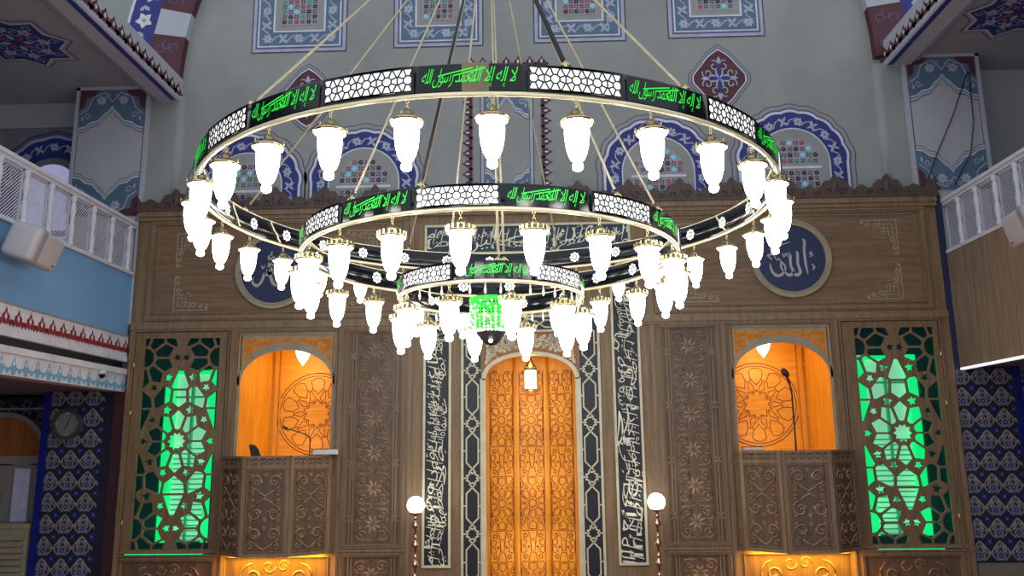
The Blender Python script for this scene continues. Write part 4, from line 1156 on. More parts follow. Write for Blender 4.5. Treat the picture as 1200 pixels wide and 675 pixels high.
# ---- green-lit lattice screens with shuttered windows behind
lat_holes = girih_holes(.555, 1.215, .56, 1.50, .029, 1.)
for s, side in ((-1, 'left'), (1, 'right')):
    x0, x1, z0, z1 = R2(*LATT, s); cx, cz = (x0+x1)/2, 2.90; hw = (x1-x0)/2
    ox = (-.055 if s < 0 else -.0)                   # openings sit a little off centre of the leaf
    t = thing('lattice_screen', 'pierced star-pattern wooden lattice door glowing green, %s end of the panelling' % side, 'lattice screen', (cx, YF, cz))
    mb = MB('lat'); hh0, hh1 = z0-cz, z1-cz
    lx = (-5.26 if s < 0 else 5.10)-cx
    plate(mb, rect(-hw+.012, hw-.012, hh0+.02, hh1-.01), [[(p[0]+lx, p[1]) for p in h] for h in lat_holes], -.012, .022, 'lat')
    mb.build('pierced_leaf', t)
    mb = MB('brass'); hx = (-hw+.01) if s < 0 else (hw-.01)
    for z in (-1.2, .35, 1.05): mb.tube([(hx, -.02, z), (hx, -.02, z+.10)], .010, 8, 'brass')
    mb.build('hinge', t)
    l = MB('gjamb'); l.box(-.62 if s < 0 else -.45, .50 if s < 0 else .45, -.016, -.004, hh0-.005, hh0+.010, 'gjamb'); l.build('light_gap', t)
    # window behind: dark pocket, green reveals, pale shutter
    wx0, wx1, wz0, wz1 = (-5.70, -4.90, 1.44, 3.98) if s < 0 else (4.72, 5.60, 1.46, 4.06)
    yb = 12.45
    mb = MB('dteal'); mb.box(x0-.05, x1+.05, yb+.22, yb+.24, z0-.05, z1+.05)
    for (a, b, c, d) in ((x0-.05, wx0-.0, z0-.05, z1+.05), (wx1, x1+.05, z0-.05, z1+.05), (wx0, wx1, wz1, z1+.05), (wx0, wx1, z0-.05, wz0)):
        mb.box(a, b, yb, yb+.02, c, d, 'dteal')
    mb.box(x0-.06, x0-.04, 12.06, yb+.2, z0-.05, z1+.05); mb.box(x1+.04, x1+.06, 12.06, yb+.2, z0-.05, z1+.05)
    mb.box(x0-.05, x1+.05, 12.06, yb+.2, z1+.04, z1+.06); mb.box(x0-.05, x1+.05, 12.06, yb+.2, z0-.06, z0-.04)
    w = struct(mb.build('window_%d' % (10 if s < 0 else 11)))
    mb = MB('gjamb'); mb.box(wx0, wx0+.13, yb+.05, yb+.20, wz0, wz1); mb.box(wx1-.13, wx1, yb+.05, yb+.20, wz0, wz1); mb.box(wx0, wx1, yb+.12, yb+.20, wz1-.06, wz1)
    mb.build('green_reveal', w)
    mb = MB('gslat'); n = 34; zz = wz1-.06
    mb.box(wx0+.13, wx1-.13, yb+.18, yb+.20, wz0, wz1-.06, 'gslat')
    for k in range(20):
        z = wz0+.075*k+.02
        if z < wz0+1.4: mb.add([(wx0+.14, yb+.17, z), (wx1-.14, yb+.17, z), (wx1-.14, yb+.12, z+.05), (wx0+.14, yb+.12, z+.05)], [(0, 1, 2, 3)], 'gslat'); mb.box(wx0+.14, wx1-.14, yb+.165, yb+.175, z-.022, z, 'gslat2')
    mb.box((wx0+wx1)/2-.015, (wx0+wx1)/2+.015, yb+.10, yb+.17, wz0, wz1-.06, 'gslat2'); mb.box(wx0+.13, wx1-.13, yb+.12, yb+.17, wz1-.42, wz1-.39, 'gslat2')
    mb.build('shutter', w)

# ---- preaching balconies (half-octagon pulpits)
def balcony(s, cx, label):
    t = thing('preaching_balcony', label, 'balcony', (cx, YF, 1.36))
    H = 1.32                                           # body height
    P = [(-.80, -.055), (-.78, -.26), (-.325, -.66), (.325, -.66), (.78, -.26), (.80, -.055)]
    P = [(p[0], p[1]) for p in P]
    for i, (a, b) in enumerate(zip(P, P[1:])):
        L = math.hypot(b[0]-a[0], b[1]-a[1]); ang = math.atan2(b[1]-a[1], b[0]-a[0]); ca, sa = math.cos(ang), math.sin(ang)
        tf = lambda p, a=a, ca=ca, sa=sa: (a[0]+p[0]*ca-p[1]*sa, a[1]+p[0]*sa+p[1]*ca, p[2])
        mb = MB('mould'); mb.tf = tf
        mb.box(0, L, 0, .03, 0, H, 'carve')
        pw = .055 if L > .3 else .04
        mb.box(0, pw, -.012, 0, 0, H, 'mould'); mb.box(L-pw, L, -.012, 0, 0, H, 'mould')
        mb.box(pw, L-pw, -.012, 0, 0, .05, 'mould'); mb.box(pw, L-pw, -.012, 0, H-.17, H-.12, 'mould'); mb.box(0, L, -.022, .03, H-.035, H, 'mould')
        frame(mb, pw+.01, L-pw-.01, .06, H-.18, .014, 0, .008)
        # chain ornament in the top band
        n = max(1, round((L-2*pw)/.12))
        for k in range(n):
            u = pw+(L-2*pw)*(k+.5)/n
            mb.strip(star(u, H-.078, 4, .05, .02, 0), .010, 0, 'relief', .006, True)
        mb.build('carved_facet', t)
        r = MB('relief'); r.tf = tf
        scroll_panel(r, pw+.02, L-pw-.02, .08, H-.20, -.002, 'relief', .013 if L > .3 else .008)
        r.build('relief_carving', t)
    mb = MB('carve'); n = len(P)
    mb.add([(p[0]*1.02, p[1]*1.02, H) for p in P]+[(p[0]*.9, p[1]*.9, H-.01) for p in P], [(i, i+1, i+1+n, i+n) for i in range(n-1)], 'mould')
    mb.add([(p[0], p[1], .01) for p in P], [list(range(n))], 'mould')
    mb.add([(p[0], p[1], .9) for p in P], [list(range(n))], 'carve')
    mb.build('floor_board', t)
    return t
balcony(-1, -3.71, 'half-octagonal carved wood preaching balcony on the left')
balcony(1, 3.52, 'half-octagonal carved wood preaching balcony on the right')

# ================================================================== LAMPS
def floor_lamp(x, y, zg, label):
    t = thing('floor_lamp', label, 'floor lamp', (x, y, 0))
    prof = [(.0, 0), (.17, 0), (.17, .03), (.12, .06), (.05, .10), (.035, .16)]
    z = .16
    while z < zg-.16:
        prof += [(.016, z), (.02, z+.02), (.045, z+.05), (.052, z+.075), (.045, z+.10), (.02, z+.13), (.014, z+.15), (.03, z+.165), (.03, z+.18), (.014, z+.195), (.014, z+.25)]
        z += .25
    top = zg-.115
    prof = [p for p in prof if p[1] <= top-.02]+[(.02, top-.02), (.075, top), (.085, top+.02), (.06, top+.03), (0, top+.03)]
    mb = MB('chrome'); mb.lathe(prof, 16, m='chrome'); mb.build('turned_stand', t)
    mb = MB('glassw'); mb.lathe([(.118*math.sin(PI*k/12), zg-.118*math.cos(PI*k/12)) for k in range(13)], 20, m='glassw'); mb.build('glass_globe', t)
floor_lamp(-1.70, 11.5, 2.005, 'turned metal floor lamp with glowing globe, left of the prayer niche')
floor_lamp(1.54, 11.5, 2.02, 'turned metal floor lamp with glowing globe, right of the prayer niche')

def pendant_parts(parent, loc=(0, 0, 0), teeth=False, small=1.0):
    """brass cap with a milk-glass shade on a short chain; origin at the hook"""
    k = small
    mb = MB('brass')
    mb.lathe([(.0, -.062*k), (.012*k, -.062*k), (.014*k, -.075*k), (.030*k, -.078*k), (.034*k, -.090*k), (.030*k, -.098*k), (.036*k, -.106*k), (.060*k, -.120*k), (.074*k, -.132*k), (.078*k, -.142*k)], 16, m='darkbrass')
    mb.lathe([(.078*k, -.138*k), (.104*k, -.140*k), (.106*k, -.148*k), (.090*k, -.156*k), (.078*k, -.156*k)], 20, m='brass')
    if teeth:
        for q in range(16):
            a = 2*PI*q/16; x, y = .100*k*math.cos(a), .100*k*math.sin(a)
            mb.box(x-.006, x+.006, y-.006, y+.006, -.145*k, -.112*k, 'brass')
    else:
        for q in range(3):
            a = 2*PI*q/3+.5; x, y = .100*k*math.cos(a), .100*k*math.sin(a)
            mb.tube([(x, y, -.145*k), (x, y, -.112*k)], .006*k, 6, 'brass')
    for q in range(3):
        a = 2*PI*q/3+.5; mb.tube([(.012*k*math.cos(a), .012*k*math.sin(a), -.055*k), (.06*k*math.cos(a), .06*k*math.sin(a), -.095*k), (.098*k*math.cos(a), .098*k*math.sin(a), -.14*k)], .003*k, 4, 'darkbrass')
    cap = mb.build('pendant_lamp', parent); cap.location = loc
    g = MB('glass'); g.lathe([(.070*k, -.146*k), (.094*k, -.150*k), (.094*k, -.158*k), (.074*k, -.170*k), (.075*k, -.21*k), (.073*k, -.25*k), (.067*k, -.30*k), (.056*k, -.345*k), (.042*k, -.378*k), (.029*k, -.392*k), (.024*k, -.398*k), (.031*k, -.408*k), (.033*k, -.422*k), (.030*k, -.438*k), (.016*k, -.448*k), (0, -.450*k)], 16, m='glass')
    g.build('glass_shade', cap)
    c = MB('brass')
    c.tube([(.010*k*math.cos(t*PI/4), 0, -.012*k+.014*k*math.sin(t*PI/4)) for t in range(8)], .0035*k, 5, 'brass', closed=True)
    c.tube([(0, .010*k*math.cos(t*PI/4), -.034*k+.014*k*math.sin(t*PI/4)) for t in range(8)], .0035*k, 5, 'brass', closed=True)
    c.tube([(.009*k*math.cos(t*PI/4), 0, -.054*k+.012*k*math.sin(t*PI/4)) for t in range(8)], .003*k, 5, 'brass', closed=True)
    c.build('chain', cap)
    return cap

# ---- the chandelier
CX, CY = -.404, 7.0
ch = thing('chandelier', 'huge three-tiered round chandelier with sixty glowing glass lamps and green lettering', 'chandelier', (CX, CY, 3.6))
Z0 = 3.6
def bend(v, R_, z0):                                   # u along arc at angle 0 = towards the viewer (-Y)
    u, d, z = v; r = R_-d; a = u/R_
    return (r*math.sin(a), -r*math.cos(a), z+z0)
def ringlathe(mb, prof, n, m): mb.lathe(prof, n, m=m, smooth=True)
protos = {}
tiers = [  # radius, bottom z, band height, lamps, lamp phase, segments(text+lattice), text phase deg
    (2.435, 4.780, .19, 30, 3.6, 24, .6, 'outer_ring'),
    (1.607, 4.324, .175, 20, 14.0, 16, 17.6, 'middle_ring'),
    (.792, 3.992, .155, 10, 14.9, 8, 5.0, 'inner_ring')]
for ti, (R_, zb, bh, nl, ph, ns, tph, nm) in enumerate(tiers):
    z = zb-Z0
    mb = MB('black')
    N = 120
    mb.lathe([(R_, z+.012), (R_, z+bh), (R_-.006, z+bh+.004), (R_-.045, z+bh+.004), (R_-.05, z+bh), (R_-.05, z+.012), (R_-.025, z+.004), (R_, z+.012)], N, m='black')
    mb.tube([((R_-.01)*math.cos(2*PI*k/N), (R_-.01)*math.sin(2*PI*k/N), z) for k in range(N)], .017, 8, 'brassl', closed=True)
    mb.tube([((R_-.05)*math.cos(2*PI*k/N), (R_-.05)*math.sin(2*PI*k/N), z+bh) for k in range(N)], .005, 5, 'brassl', closed=True)
    ring = mb.build(nm, ch)
    segang = 360/ns; L = R_*math.radians(segang)
    # lattice panel
    W = L*.91; Hh = bh*.76; hw, hh = W/2, Hh/2
    seeds = []; sp = .132; nn = int(W/sp)+2
    for row, zz in ((0, hh*.0),):
        for k in range(-nn, nn+1):
            cxs = k*sp
            seeds.append((cxs, 0, .0003, 0))
            for q in range(8):
                a = q*PI/4; seeds.append((cxs+.050*math.cos(a)*1.0, .050*math.sin(a), 0, 0))
            seeds.append((cxs+sp/2, .052, 0, 0)); seeds.append((cxs+sp/2, -.052, 0, 0))
    seeds = [sd for sd in seeds if abs(sd[0]) < hw+.1]
    ded = []
    for sd in seeds:
        if all(math.hypot(sd[0]-o[0], sd[1]-o[1]) > .026 for o in ded): ded.append(sd)
    hl = [p for i, p in cells(ded, (-hw+.006, hw-.006, -hh+.004, hh-.004), .009)]
    P = MB('black')
    nseg = 10
    outer = [(-hw-.012+2*(hw+.012)*k/nseg, -hh-.012) for k in range(nseg+1)]+[(hw+.012-2*(hw+.012)*k/nseg, hh+.012) for k in range(nseg+1)]
    vs, fs = curve_mesh([outer]+hl, .004)
    P.add([bend((v[0], v[1]-.014, v[2]), R_, z+bh/2+.004) for v in vs], fs, 'black')
    nq = 8; vs = [bend((-hw+2*hw*k/nq, -.006, zz), R_, z+bh/2+.004) for zz in (-hh, hh) for k in range(nq+1)]
    P.add(vs, [(k, k+1, k+nq+2, k+nq+1) for k in range(nq)], 'lit')
    lat0 = P.build('lattice_panel', ring)
    # lettering panel
    T = MB('black'); n = 8
    vs = [bend((-L*.48+L*.96*k/n, -.005, zz), R_, z+bh/2+.004) for zz in (-hh*1.15, hh*1.15) for k in range(n+1)]
    T.add(vs, [(k, k+1, k+n+2, k+n+1) for k in range(n)], 'black')
    g, fs = text_geo('لا إله إلا الله', L*.45, Hh*.94, -.008, .85)
    T.add([bend((u+L*.20+v*.25, -.010, v), R_, z+bh/2+.004) for u, v in g], fs, 'green')
    g, fs = text_geo('محمد رسول الله', L*.50, Hh*.84, -.008, .85)
    T.add([bend((u-L*.20+v*.25, -.010, v+Hh*.0), R_, z+bh/2+.004) for u, v in g], fs, 'green')
    for (a, b) in ((-.30, .02), (-.16, .14)):           # long sweeping kashida strokes
        q = [(L*(a+(b-a)*k/8), Hh*(.05+.32*k/8)) for k in range(9)]
        T.add([bend((u, -.011, v+o), R_, z+bh/2+.004) for o in (0, .008) for u, v in q], [(k, k+1, k+10, k+9) for k in range(8)], 'green')
    txt0 = T.build('lettering_panel', ring)
    for k in range(ns//2):
        a = math.radians(tph+2*k*segang)
        o = txt0 if k == 0 else txt0.copy()
        if k: COL.objects.link(o)
        o.parent = ring; o.rotation_euler = (0, 0, a)
        o = lat0 if k == 0 else lat0.copy()
        if k: COL.objects.link(o)
        o.parent = ring; o.rotation_euler = (0, 0, a+math.radians(segang))
    # pierced rosettes on the inner face
    rs = .066 if ti < 2 else .050
    Q = MB('black'); Q.poly(circ(0, 0, rs*.30, 8), 0, 'lit')
    for q in range(8):
        a = q*PI/4; Q.poly(circ(rs*.64*math.cos(a), rs*.64*math.sin(a), rs*.24, 7), 0, 'lit')
    # flip to face inward (+Y at angle 0) and stand on the inner skin
    Q.v = [(v[0], -(R_-.053)+v[1]*1.0, v[2]+z+bh/2) for v in Q.v]
    ros0 = Q.build('pierced_rosette', ring)
    for k in range(nl):
        a = math.radians(ph+360/nl*k)
        o = ros0 if k == 0 else ros0.copy()
        if k: COL.objects.link(o)
        o.parent = ring; o.rotation_euler = (0, 0, a)
    # lamps
    cap0 = pendant_parts(ch, (0, 0, 0), ti > 0)
    kids = [o for o in COL.objects if o.parent == cap0]
    for k in range(nl):
        a = math.radians(ph+360/nl*k); loc = ((R_-.01)*math.sin(a), -(R_-.01)*math.cos(a), z-.012)
        if k == 0: o = cap0
        else:
            o = cap0.copy(); COL.objects.link(o); o.parent = ch
            for c in kids:
                c2 = c.copy(); COL.objects.link(c2); c2.parent = o
        o.location = loc; o.rotation_euler = (0, 0, a)
    if ti == 2:
        for k in range(40):
            if k % 4 == 0: continue
            a = math.radians(9*k); D = MB('chrome') if k == 1 else D
            x, y = (R_-.03)*math.cos(a), (R_-.03)*math.sin(a)
            D.lathe([(0, 0), (.006, -.01), (.006, -.03), (.011, -.055), (.008, -.08), (0, -.09)], 6, (x, y, z-.01), 'crystal')
        
        D.build('crystal_drops', ring)
# brass joint plate on the outer ring
mb = MB('joint')
a0, a1 = math.radians(-.6), math.radians(3.2)
vs = [(2.441*math.sin(a), -2.441*math.cos(a), 4.79-Z0+zz) for zz in (0, .185) for a in (a0, (a0+a1)/2, a1)]
mb.add(vs, [(0, 1, 4, 3), (1, 2, 5, 4)]); mb.build('joint_plate', ch)
# suspension rods to the hub
HUB = Vector((0.0, 0, 7.83-Z0))
def rod(ang, R_, z, m='brass', r=.011, name='suspension_rod', clamp=True, off=0.):
    a = math.radians(ang); e = Vector((R_*math.sin(a), -R_*math.cos(a), z-Z0))
    mb = MB(m); h = HUB+Vector((.06*math.sin(a)+off, -.06*math.cos(a), 0))
    mb.tube([h, e+(h-e)*.02], r, 8, m)
    if clamp:
        mb.tube([(e.x, e.y, e.z-.04), (e.x, e.y, e.z+.03)], .016, 8, 'brass')
        mb.tube([e+Vector((-.03, 0, 0)), e+Vector((0, 0, .03)), e+Vector((.03, 0, 0))], .008, 6, 'brass')
    mb.build(name, ch)
for a in (322.1, 34.8, 258.5, 206.3, 164.5): rod(a, 2.41, 4.975, 'rod', .0095)
for a in (324.1, 38.6, 57.2, 180): rod(a, 1.585, 4.50, 'rod', .009)
for a in (338, 7.5, 11): rod(a, .77, 4.15, 'rod', .009)
rod(14.3, 2.41, 4.985, 'blackd', .016, 'power_cable'); rod(345.5, 1.58, 4.51, 'blackd', .012, 'power_cable')
mb = MB('brass'); mb.lathe([(0, -.12), (.05, -.12), (.09, -.06), (.12, 0), (.12, .08), (.05, .14), (.03, .3), (.03, 6.5)], 20, (HUB.x, HUB.y, HUB.z), 'brass'); mb.build('top_hub', ch)
# curled hooks inside the outer ring
for a in (262, 246, 110, 96):
    A = math.radians(a); x, y = 2.37*math.sin(A), -2.37*math.cos(A); mb = MB('brassl')
    tx, ty = math.cos(A), math.sin(A)
    mb.tube([(x+tx*u, y+ty*u, 4.78-Z0+v) for u, v in ((0, 0), (.03, .03), (.05, .07), (.09, .10), (.13, .15), (.15, .19))], .008, 6, 'brassl'); mb.build('curled_bracket', ch)
# green crystal core
core = MB('blackd'); core.lathe([(0, .10), (.03, .10), (.05, .08), (.10, .05), (.15, .01), (.16, 0), (0, 0)], 24, (0, 0, 3.99-Z0), 'navy')
cr = core.build('crystal_lantern', ch)
bd = MB('greenglass'); rnd = random.Random(4)
for k in range(34):
    a = 2*PI*k/34; R_ = .175
    for j in range(11):
        z = 3.98-.0275*j-Z0; x, y = R_*math.cos(a), R_*math.sin(a)
        m = 'greenglass' if (k % 3 or j < 4) and rnd.random() < .85 else 'greenw'
        if j == 10: m = 'lit'
        s = .0125
        bd.add([(x-s, y, z), (x+s, y, z), (x, y-s, z), (x, y+s, z), (x, y, z-s*1.2), (x, y, z+s*1.2)], [(0, 2, 4), (2, 1, 4), (1, 3, 4), (3, 0, 4), (2, 0, 5), (1, 2, 5), (3, 1, 5), (0, 3, 5)], m)
for ring_z in (3.985, 3.975): bd.tube([(.177*math.cos(2*PI*k/30), .177*math.sin(2*PI*k/30), ring_z-Z0) for k in range(30)], .012, 6, 'greenglass', closed=True)
bd.build('crystal_strands', cr)
bw = MB('bulb'); bw.lathe([(.02, .0), (.012, -.02), (0, -.025)], 8, (0, -.09, 3.625-Z0), 'bulb'); bw.build('small_bulb', cr)
bw = MB('blackd'); bw.lathe([(.13, 0), (.11, -.03), (.08, -.07), (.05, -.10), (.02, -.11), (0, -.115)], 24, (0, 0, 3.70-Z0), 'blackd'); bw.build('lower_bowl', cr)

# ---- small hanging lamps in the alcoves and the lantern in the mihrab
for (x, z, lab) in ((-3.59, 4.46, 'small glowing pendant with green cap hanging in the left alcove'), (3.355, 4.48, 'small glowing pendant with green cap hanging in the right alcove')):
    t = thing('hanging_lamp', lab, 'hanging lamp', (x, 12.45, z))
    mb = MB('darkbrass'); mb.tube([(0, 0, .10), (0, 0, -.06)], .006, 6, 'darkbrass'); mb.lathe([(.0, -.05), (.03, -.06), (.05, -.08)], 14, m='darkbrass'); mb.build('brass_stem', t)
    mb = MB('greenglass'); mb.lathe([(.05, -.08), (.085, -.10), (.10, -.13), (.105, -.15), (.10, -.155)], 16, m='greenglass')
    for k in range(10): mb.lathe([(0, .02), (.014, 0), (0, -.02)], 6, (.10*math.cos(k*PI/5), .10*math.sin(k*PI/5), -.15), 'greenglass')
    mb.build('green_cap', t)
    mb = MB('glass'); mb.lathe([(.10, -.16), (.112, -.20), (.108, -.25), (.085, -.32), (.05, -.38), (.022, -.41), (.018, -.43), (0, -.44)], 18, m='glassw2'); mb.build('glass_shade', t)

t = thing('hanging_lantern', 'brass lantern with glowing cylindrical glass hanging in the arched prayer niche', 'lantern', (-.128, 12.2, 4.06))
mb = MB('darkbrass'); mb.tube([(0, 0, .16), (0, 0, 0)], .006, 6, 'brass'); mb.lathe([(0, .0), (.02, -.01), (.02, -.04), (.035, -.06), (.05, -.09), (.085, -.14), (.092, -.17), (.092, -.185), (0, -.185)], 18, m='darkbrass')
for k in range(8): mb.tube([(.085*math.cos(k*PI/4), .085*math.sin(k*PI/4), -.17), (.085*math.cos(k*PI/4), .085*math.sin(k*PI/4), -.145)], .01, 5, 'brass')
mb.build('brass_cap', t)
mb = MB('glassb'); mb.lathe([(.084, -.19), (.088, -.22), (.088, -.46), (.080, -.48), (0, -.485)], 18, m='glassb'); mb.build('glass_cylinder', t)
mb = MB('brass'); mb.lathe([(.090, -.46), (.096, -.47), (.088, -.49), (0, -.50)], 18, m='brass'); mb.build('base_rim', t)

# ================================================================== OBJECTS
# microphones
def bent(mb, pts, r, m, n=6): mb.tube(pts, r, n, m)
t = thing('microphone', 'black gooseneck microphone rising over the left preaching balcony', 'microphone', (-3.27, 11.85, 2.69))
mb = MB('blackm'); bent(mb, [(0, 0, -.43), (0, 0, .20), (-.01, 0, .24), (-.05, -.01, .28), (-.20, -.03, .33), (-.33, -.04, .37)], .008, 'blackm'); mb.build('gooseneck', t)
mb = MB('blackm'); mb.tf = lambda p: (-.33+p[2]*-.9, -.04+p[1], .37+p[0]+p[2]*.35); mb.lathe([(.0, -.02), (.018, -.01), (.022, .03), (.018, .06), (0, .07)], 10, m='blackm'); mb.tf = None; mb.build('microphone_head', t)
t = thing('microphone_stand', 'tall black microphone on a straight stand in the right preaching balcony', 'microphone stand', (3.55, 11.85, 2.26))
mb = MB('blackm'); bent(mb, [(0, 0, 0), (0, 0, 1.18), (-.02, 0, 1.34), (-.05, -.01, 1.42)], .012, 'blackm'); mb.build('stand_pole', t)
mb = MB('blackm'); mb.tf = lambda p: (-.055-p[2]*.35+p[0], -.01+p[1], 1.43+p[2]); mb.lathe([(.014, -.10), (.02, .0), (.045, .02), (.052, .06), (.045, .10), (.025, .125), (0, .13)], 14, m='blackm'); mb.tf = None; mb.build('microphone_head', t)
mb = MB('blackm'); mb.box(-.02, .02, -.02, .02, -.0, .02); mb.lathe([(0, .0), (.13, 0), (.13, .02), (.02, .04)], 16, m='blackm'); mb.build('stand_base', t)
# books and tablet
def book(x, y, z, rot, w, d, h, label, tilt=0):
    t = thing('book', label, 'book', (x, y, z)); t.rotation_euler = (tilt, 0, rot)
    mb = MB('paper'); mb.box(-w/2+.01, w/2-.005, -d/2+.008, d/2-.008, .008, h-.008, 'paper'); mb.build('pages', t)
    mb = MB('cover'); mb.box(-w/2, w/2, -d/2, d/2, 0, .008); mb.box(-w/2, w/2, -d/2, d/2, h-.008, h); mb.box(-w/2, -w/2+.01, -d/2, d/2, 0, h); mb.build('cover', t)

book(-3.02, 11.72, 2.685, .3, .36, .26, .085, 'thick white book lying on the rim of the left preaching balcony')
book(2.92, 11.72, 2.685, -.2, .28, .22, .05, 'thin pale book lying on the rim of the right preaching balcony')
mb = MB('blackm'); mb.tf = lambda p: (-3.97+p[0]-.35*p[2], 11.66+p[1], 2.68+p[2]); mb.prism([(-.07, 0), (.07, 0), (.065, .09), (.03, .15), (-.05, .16)], -.01, .01, 'blackm'); mb.box(-.05, .05, 0, .06, 0, .01, 'blackm'); mb.tf = None
tag(mb.build('tablet_stand'), 'small black tilted stand on the rim of the left preaching balcony', 'stand')

# clock
t = thing('wall_clock', 'round grey wall clock hanging on the left tiled wall', 'clock', (-6.88, 12.0, 3.165))
mb = MB('clockr'); plate(mb, circ(0, 0, .225, 40), [circ(0, 0, .175, 40)], -.05, .01, 'clockr'); mb.strip(circ(0, 0, .20, 40), .03, -.05, 'clockr', .015, True); mb.build('clock_rim', t)
mb = MB('clockf'); mb.poly(circ(0, 0, .18, 40), -.02, 'clockf')
for k in range(12):
    a = k*PI/6; mb.strip([(.145*math.sin(a), .145*math.cos(a)), (.165*math.sin(a), .165*math.cos(a))], .012 if k % 3 else .02, -.023, 'white' if k % 3 == 0 else 'clockr')
mb.build('clock_face', t)
mb = MB('blackm'); mb.strip([(.0, 0), (.05, .12)], .010, -.028, 'blackm'); mb.build('minute_hand', t)
mb = MB('blackm'); mb.strip([(0, 0), (-.035, -.085)], .014, -.026, 'blackm'); mb.strip([(0, 0), (.012, .03)], .014, -.026, 'blackm'); mb.build('hour_hand', t)

# air conditioner / louvred cabinet at lower left
t = thing('air_conditioner', 'beige louvred floor-standing air conditioner in the lower left corner', 'air conditioner', (-7.73, 12.0, 0))
mb = MB('beige'); mb.box(-.42, .42, 0, .35, 0, 1.75); mb.box(-.44, .44, -.02, .37, 1.70, 1.77); mb.build('cabinet', t)
mb = MB('beige')
for k in range(9): mb.add([(-.36, -.005, 1.60-.085*k), (.36, -.005, 1.60-.085*k), (.36, -.045, 1.545-.085*k), (-.36, -.045, 1.545-.085*k), (-.36, -.002, 1.53-.085*k), (.36, -.002, 1.53-.085*k)], [(0, 1, 2, 3), (3, 2, 5, 4)])
mb.build('louvres', t)

# loudspeakers
def rounded_box(mb, hx, hy, hz, r, m, n=5):
    prof = []
    def ring(k):
        return k
    vs = []; fs = []
    pts = []
    for (sx, sy, a0) in ((1, 1, 0), (-1, 1, PI/2), (-1, -1, PI), (1, -1, 3*PI/2)):
        for k in range(n+1):
            a = a0+PI/2*k/n; pts.append((sx*(hx-r)+r*math.cos(a), sy*(hy-r)+r*math.sin(a)))
    lv = [(0, -hz, r), (r*.3, -hz+0, 0)]
    layers = []
    for k in range(n+1):
        a = PI/2*k/n; layers.append((r*(1-math.sin(a)), -hz+r*(1-math.cos(a))))
    layers = layers[::1]
    lay = [(r*(1-math.sin(PI/2*k/n)), -hz+r*(1-math.cos(PI/2*k/n))) for k in range(n+1)]+[(r*(1-math.cos(PI/2*k/n)), hz-r*(1-math.sin(PI/2*k/n))) for k in range(n+1)]
    N = len(pts)
    for (ins, z) in lay:
        for (x, y) in pts:
            vs.append((x*(1-ins/hx), y*(1-ins/hy), z))
    for i in range(len(lay)-1):
        for j in range(N): fs.append((i*N+j, i*N+(j+1) % N, (i+1)*N+(j+1) % N, (i+1)*N+j))
    fs.append(list(range(N))[::-1]); fs.append([(len(lay)-1)*N+j for j in range(N)])
    mb.add(vs, fs, m, True)
def speaker(loc, rot, label, sx=1):
    t = thing('loudspeaker', label, 'loudspeaker', loc); t.rotation_euler = rot
    mb = MB('spk'); rounded_box(mb, .17, .34, .20, .06, 'spk'); mb.build('speaker_body', t)
    mb = MB('spkg'); rounded_box(mb, .175, .07, .205, .03, 'spkg'); o = mb.build('side_panel', t); o.location = (0, -.20, 0)
    mb = MB('spkg'); mb.box(sx*-.30, sx*-.12, -.04, .04, -.04, .04) if sx > 0 else mb.box(.12, .30, -.04, .04, -.04, .04); mb.build('wall_bracket', t)
    mb = MB('red'); mb.box(-.002+sx*.17, .002+sx*.17, .20, .26, -.14, -.12, 'red'); mb.build('small_badge', t)
speaker((-5.76, 9.02, 5.06), (0, math.radians(18), math.radians(8)), 'off-white loudspeaker mounted on the blue parapet at the left edge')
speaker((5.70, 9.42, 5.22), (0, math.radians(-15), math.radians(-8)), 'white loudspeaker on the wood laminate parapet at the right edge', -1)
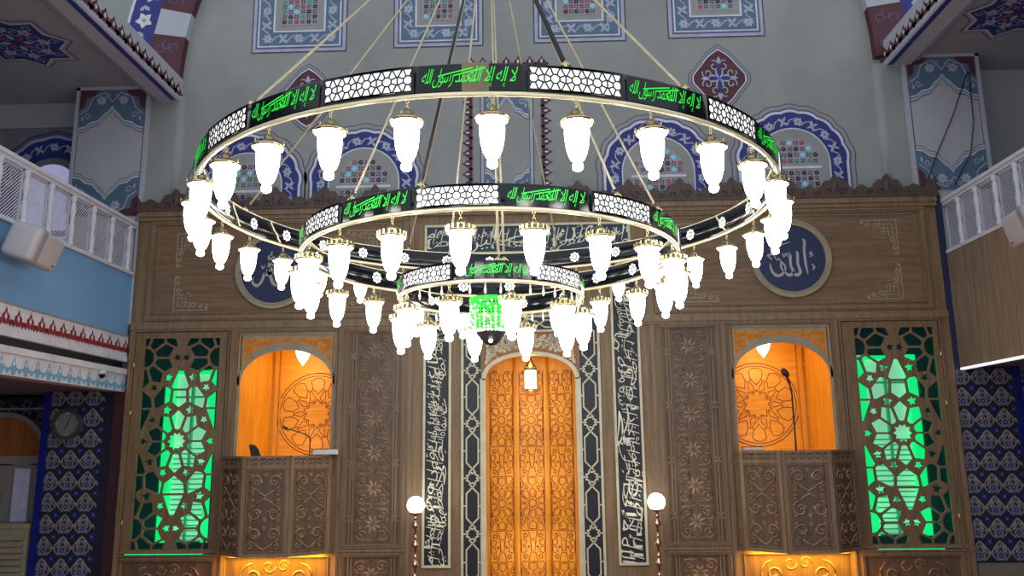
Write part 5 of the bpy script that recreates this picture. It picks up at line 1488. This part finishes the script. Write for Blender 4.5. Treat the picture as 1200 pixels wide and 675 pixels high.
# dome camera
t = thing('dome_camera', 'small dark dome security camera on the light blue frieze at left', 'security camera', (-6.07, 11.3, 3.82))
mb = MB('wht'); mb.lathe([(0, .05), (.05, .05), (.062, .03), (.062, 0), (.05, -.005)], 18, m='wht'); mb.build('housing', t)
mb = MB('blackm'); mb.lathe([(.052, 0), (.05, -.03), (.035, -.055), (0, -.065)], 16, m='black'); mb.build('dome', t)
# cables on the right pier
mb = MB('blackd')
mb.tube([(5.8, 11.965, 6.55), (6.0, 11.965, 7.0), (6.3, 11.965, 7.6), (6.60, 11.965, 8.3), (6.62, 11.965, 8.3), (6.60, 11.965, 7.5), (6.5, 11.965, 7.0), (6.2, 11.965, 6.5)], .008, 5)
tag(mb.build('loose_cable'), 'two thin dark cables trailing down the painted pier on the right', 'cable')

# ================================================================== LIGHT
def area(name, loc, rot, size, power, col, sy=None):
    l = bpy.data.lights.new(name, 'AREA'); l.energy = power; l.color = col; l.size = size
    if sy: l.shape = 'RECTANGLE'; l.size_y = sy
    o = bpy.data.objects.new(name, l); COL.objects.link(o); o.location = loc; o.rotation_euler = rot
    return o
def point(name, loc, power, col, r=.08):
    l = bpy.data.lights.new(name, 'POINT'); l.energy = power; l.color = col; l.shadow_soft_size = r
    o = bpy.data.objects.new(name, l); COL.objects.link(o); o.location = loc
for x in (-3.60, 3.36):
    point('alcove_light', (x, 12.40, 3.9), 13, (1, .66, .28), .15)
    point('alcove_light', (x, 12.35, 2.9), 7, (1, .66, .28), .15)
    point('alcove_light', (x, 12.45, 4.42), 5, (1, .60, .22), .1)
for z, p in ((4.0, 3.5), (3.3, 6), (2.3, 6), (1.3, 6), (.4, 5)): point('mihrab_light', (-.13, 12.10, z), p, (1, .66, .26), .12)
for x in (-3.71, 3.52):
    area('under_balcony_light', (x, 11.78, 1.345), (0, 0, 0), 1.3, 55, (1, .50, .04), .35)
for x in (-5.3, 5.16): area('green_pocket_light', (x, 12.25, 1.5), (math.radians(180), 0, 0), .9, 1.2, (.1, 1, .4), .2)
# cool daylight and gallery fill
w = bpy.data.worlds.new('world'); sc.world = w; w.use_nodes = True
bg = w.node_tree.nodes['Background']; bg.inputs[0].default_value = (.86, .93, 1.0, 1); bg.inputs[1].default_value = .92
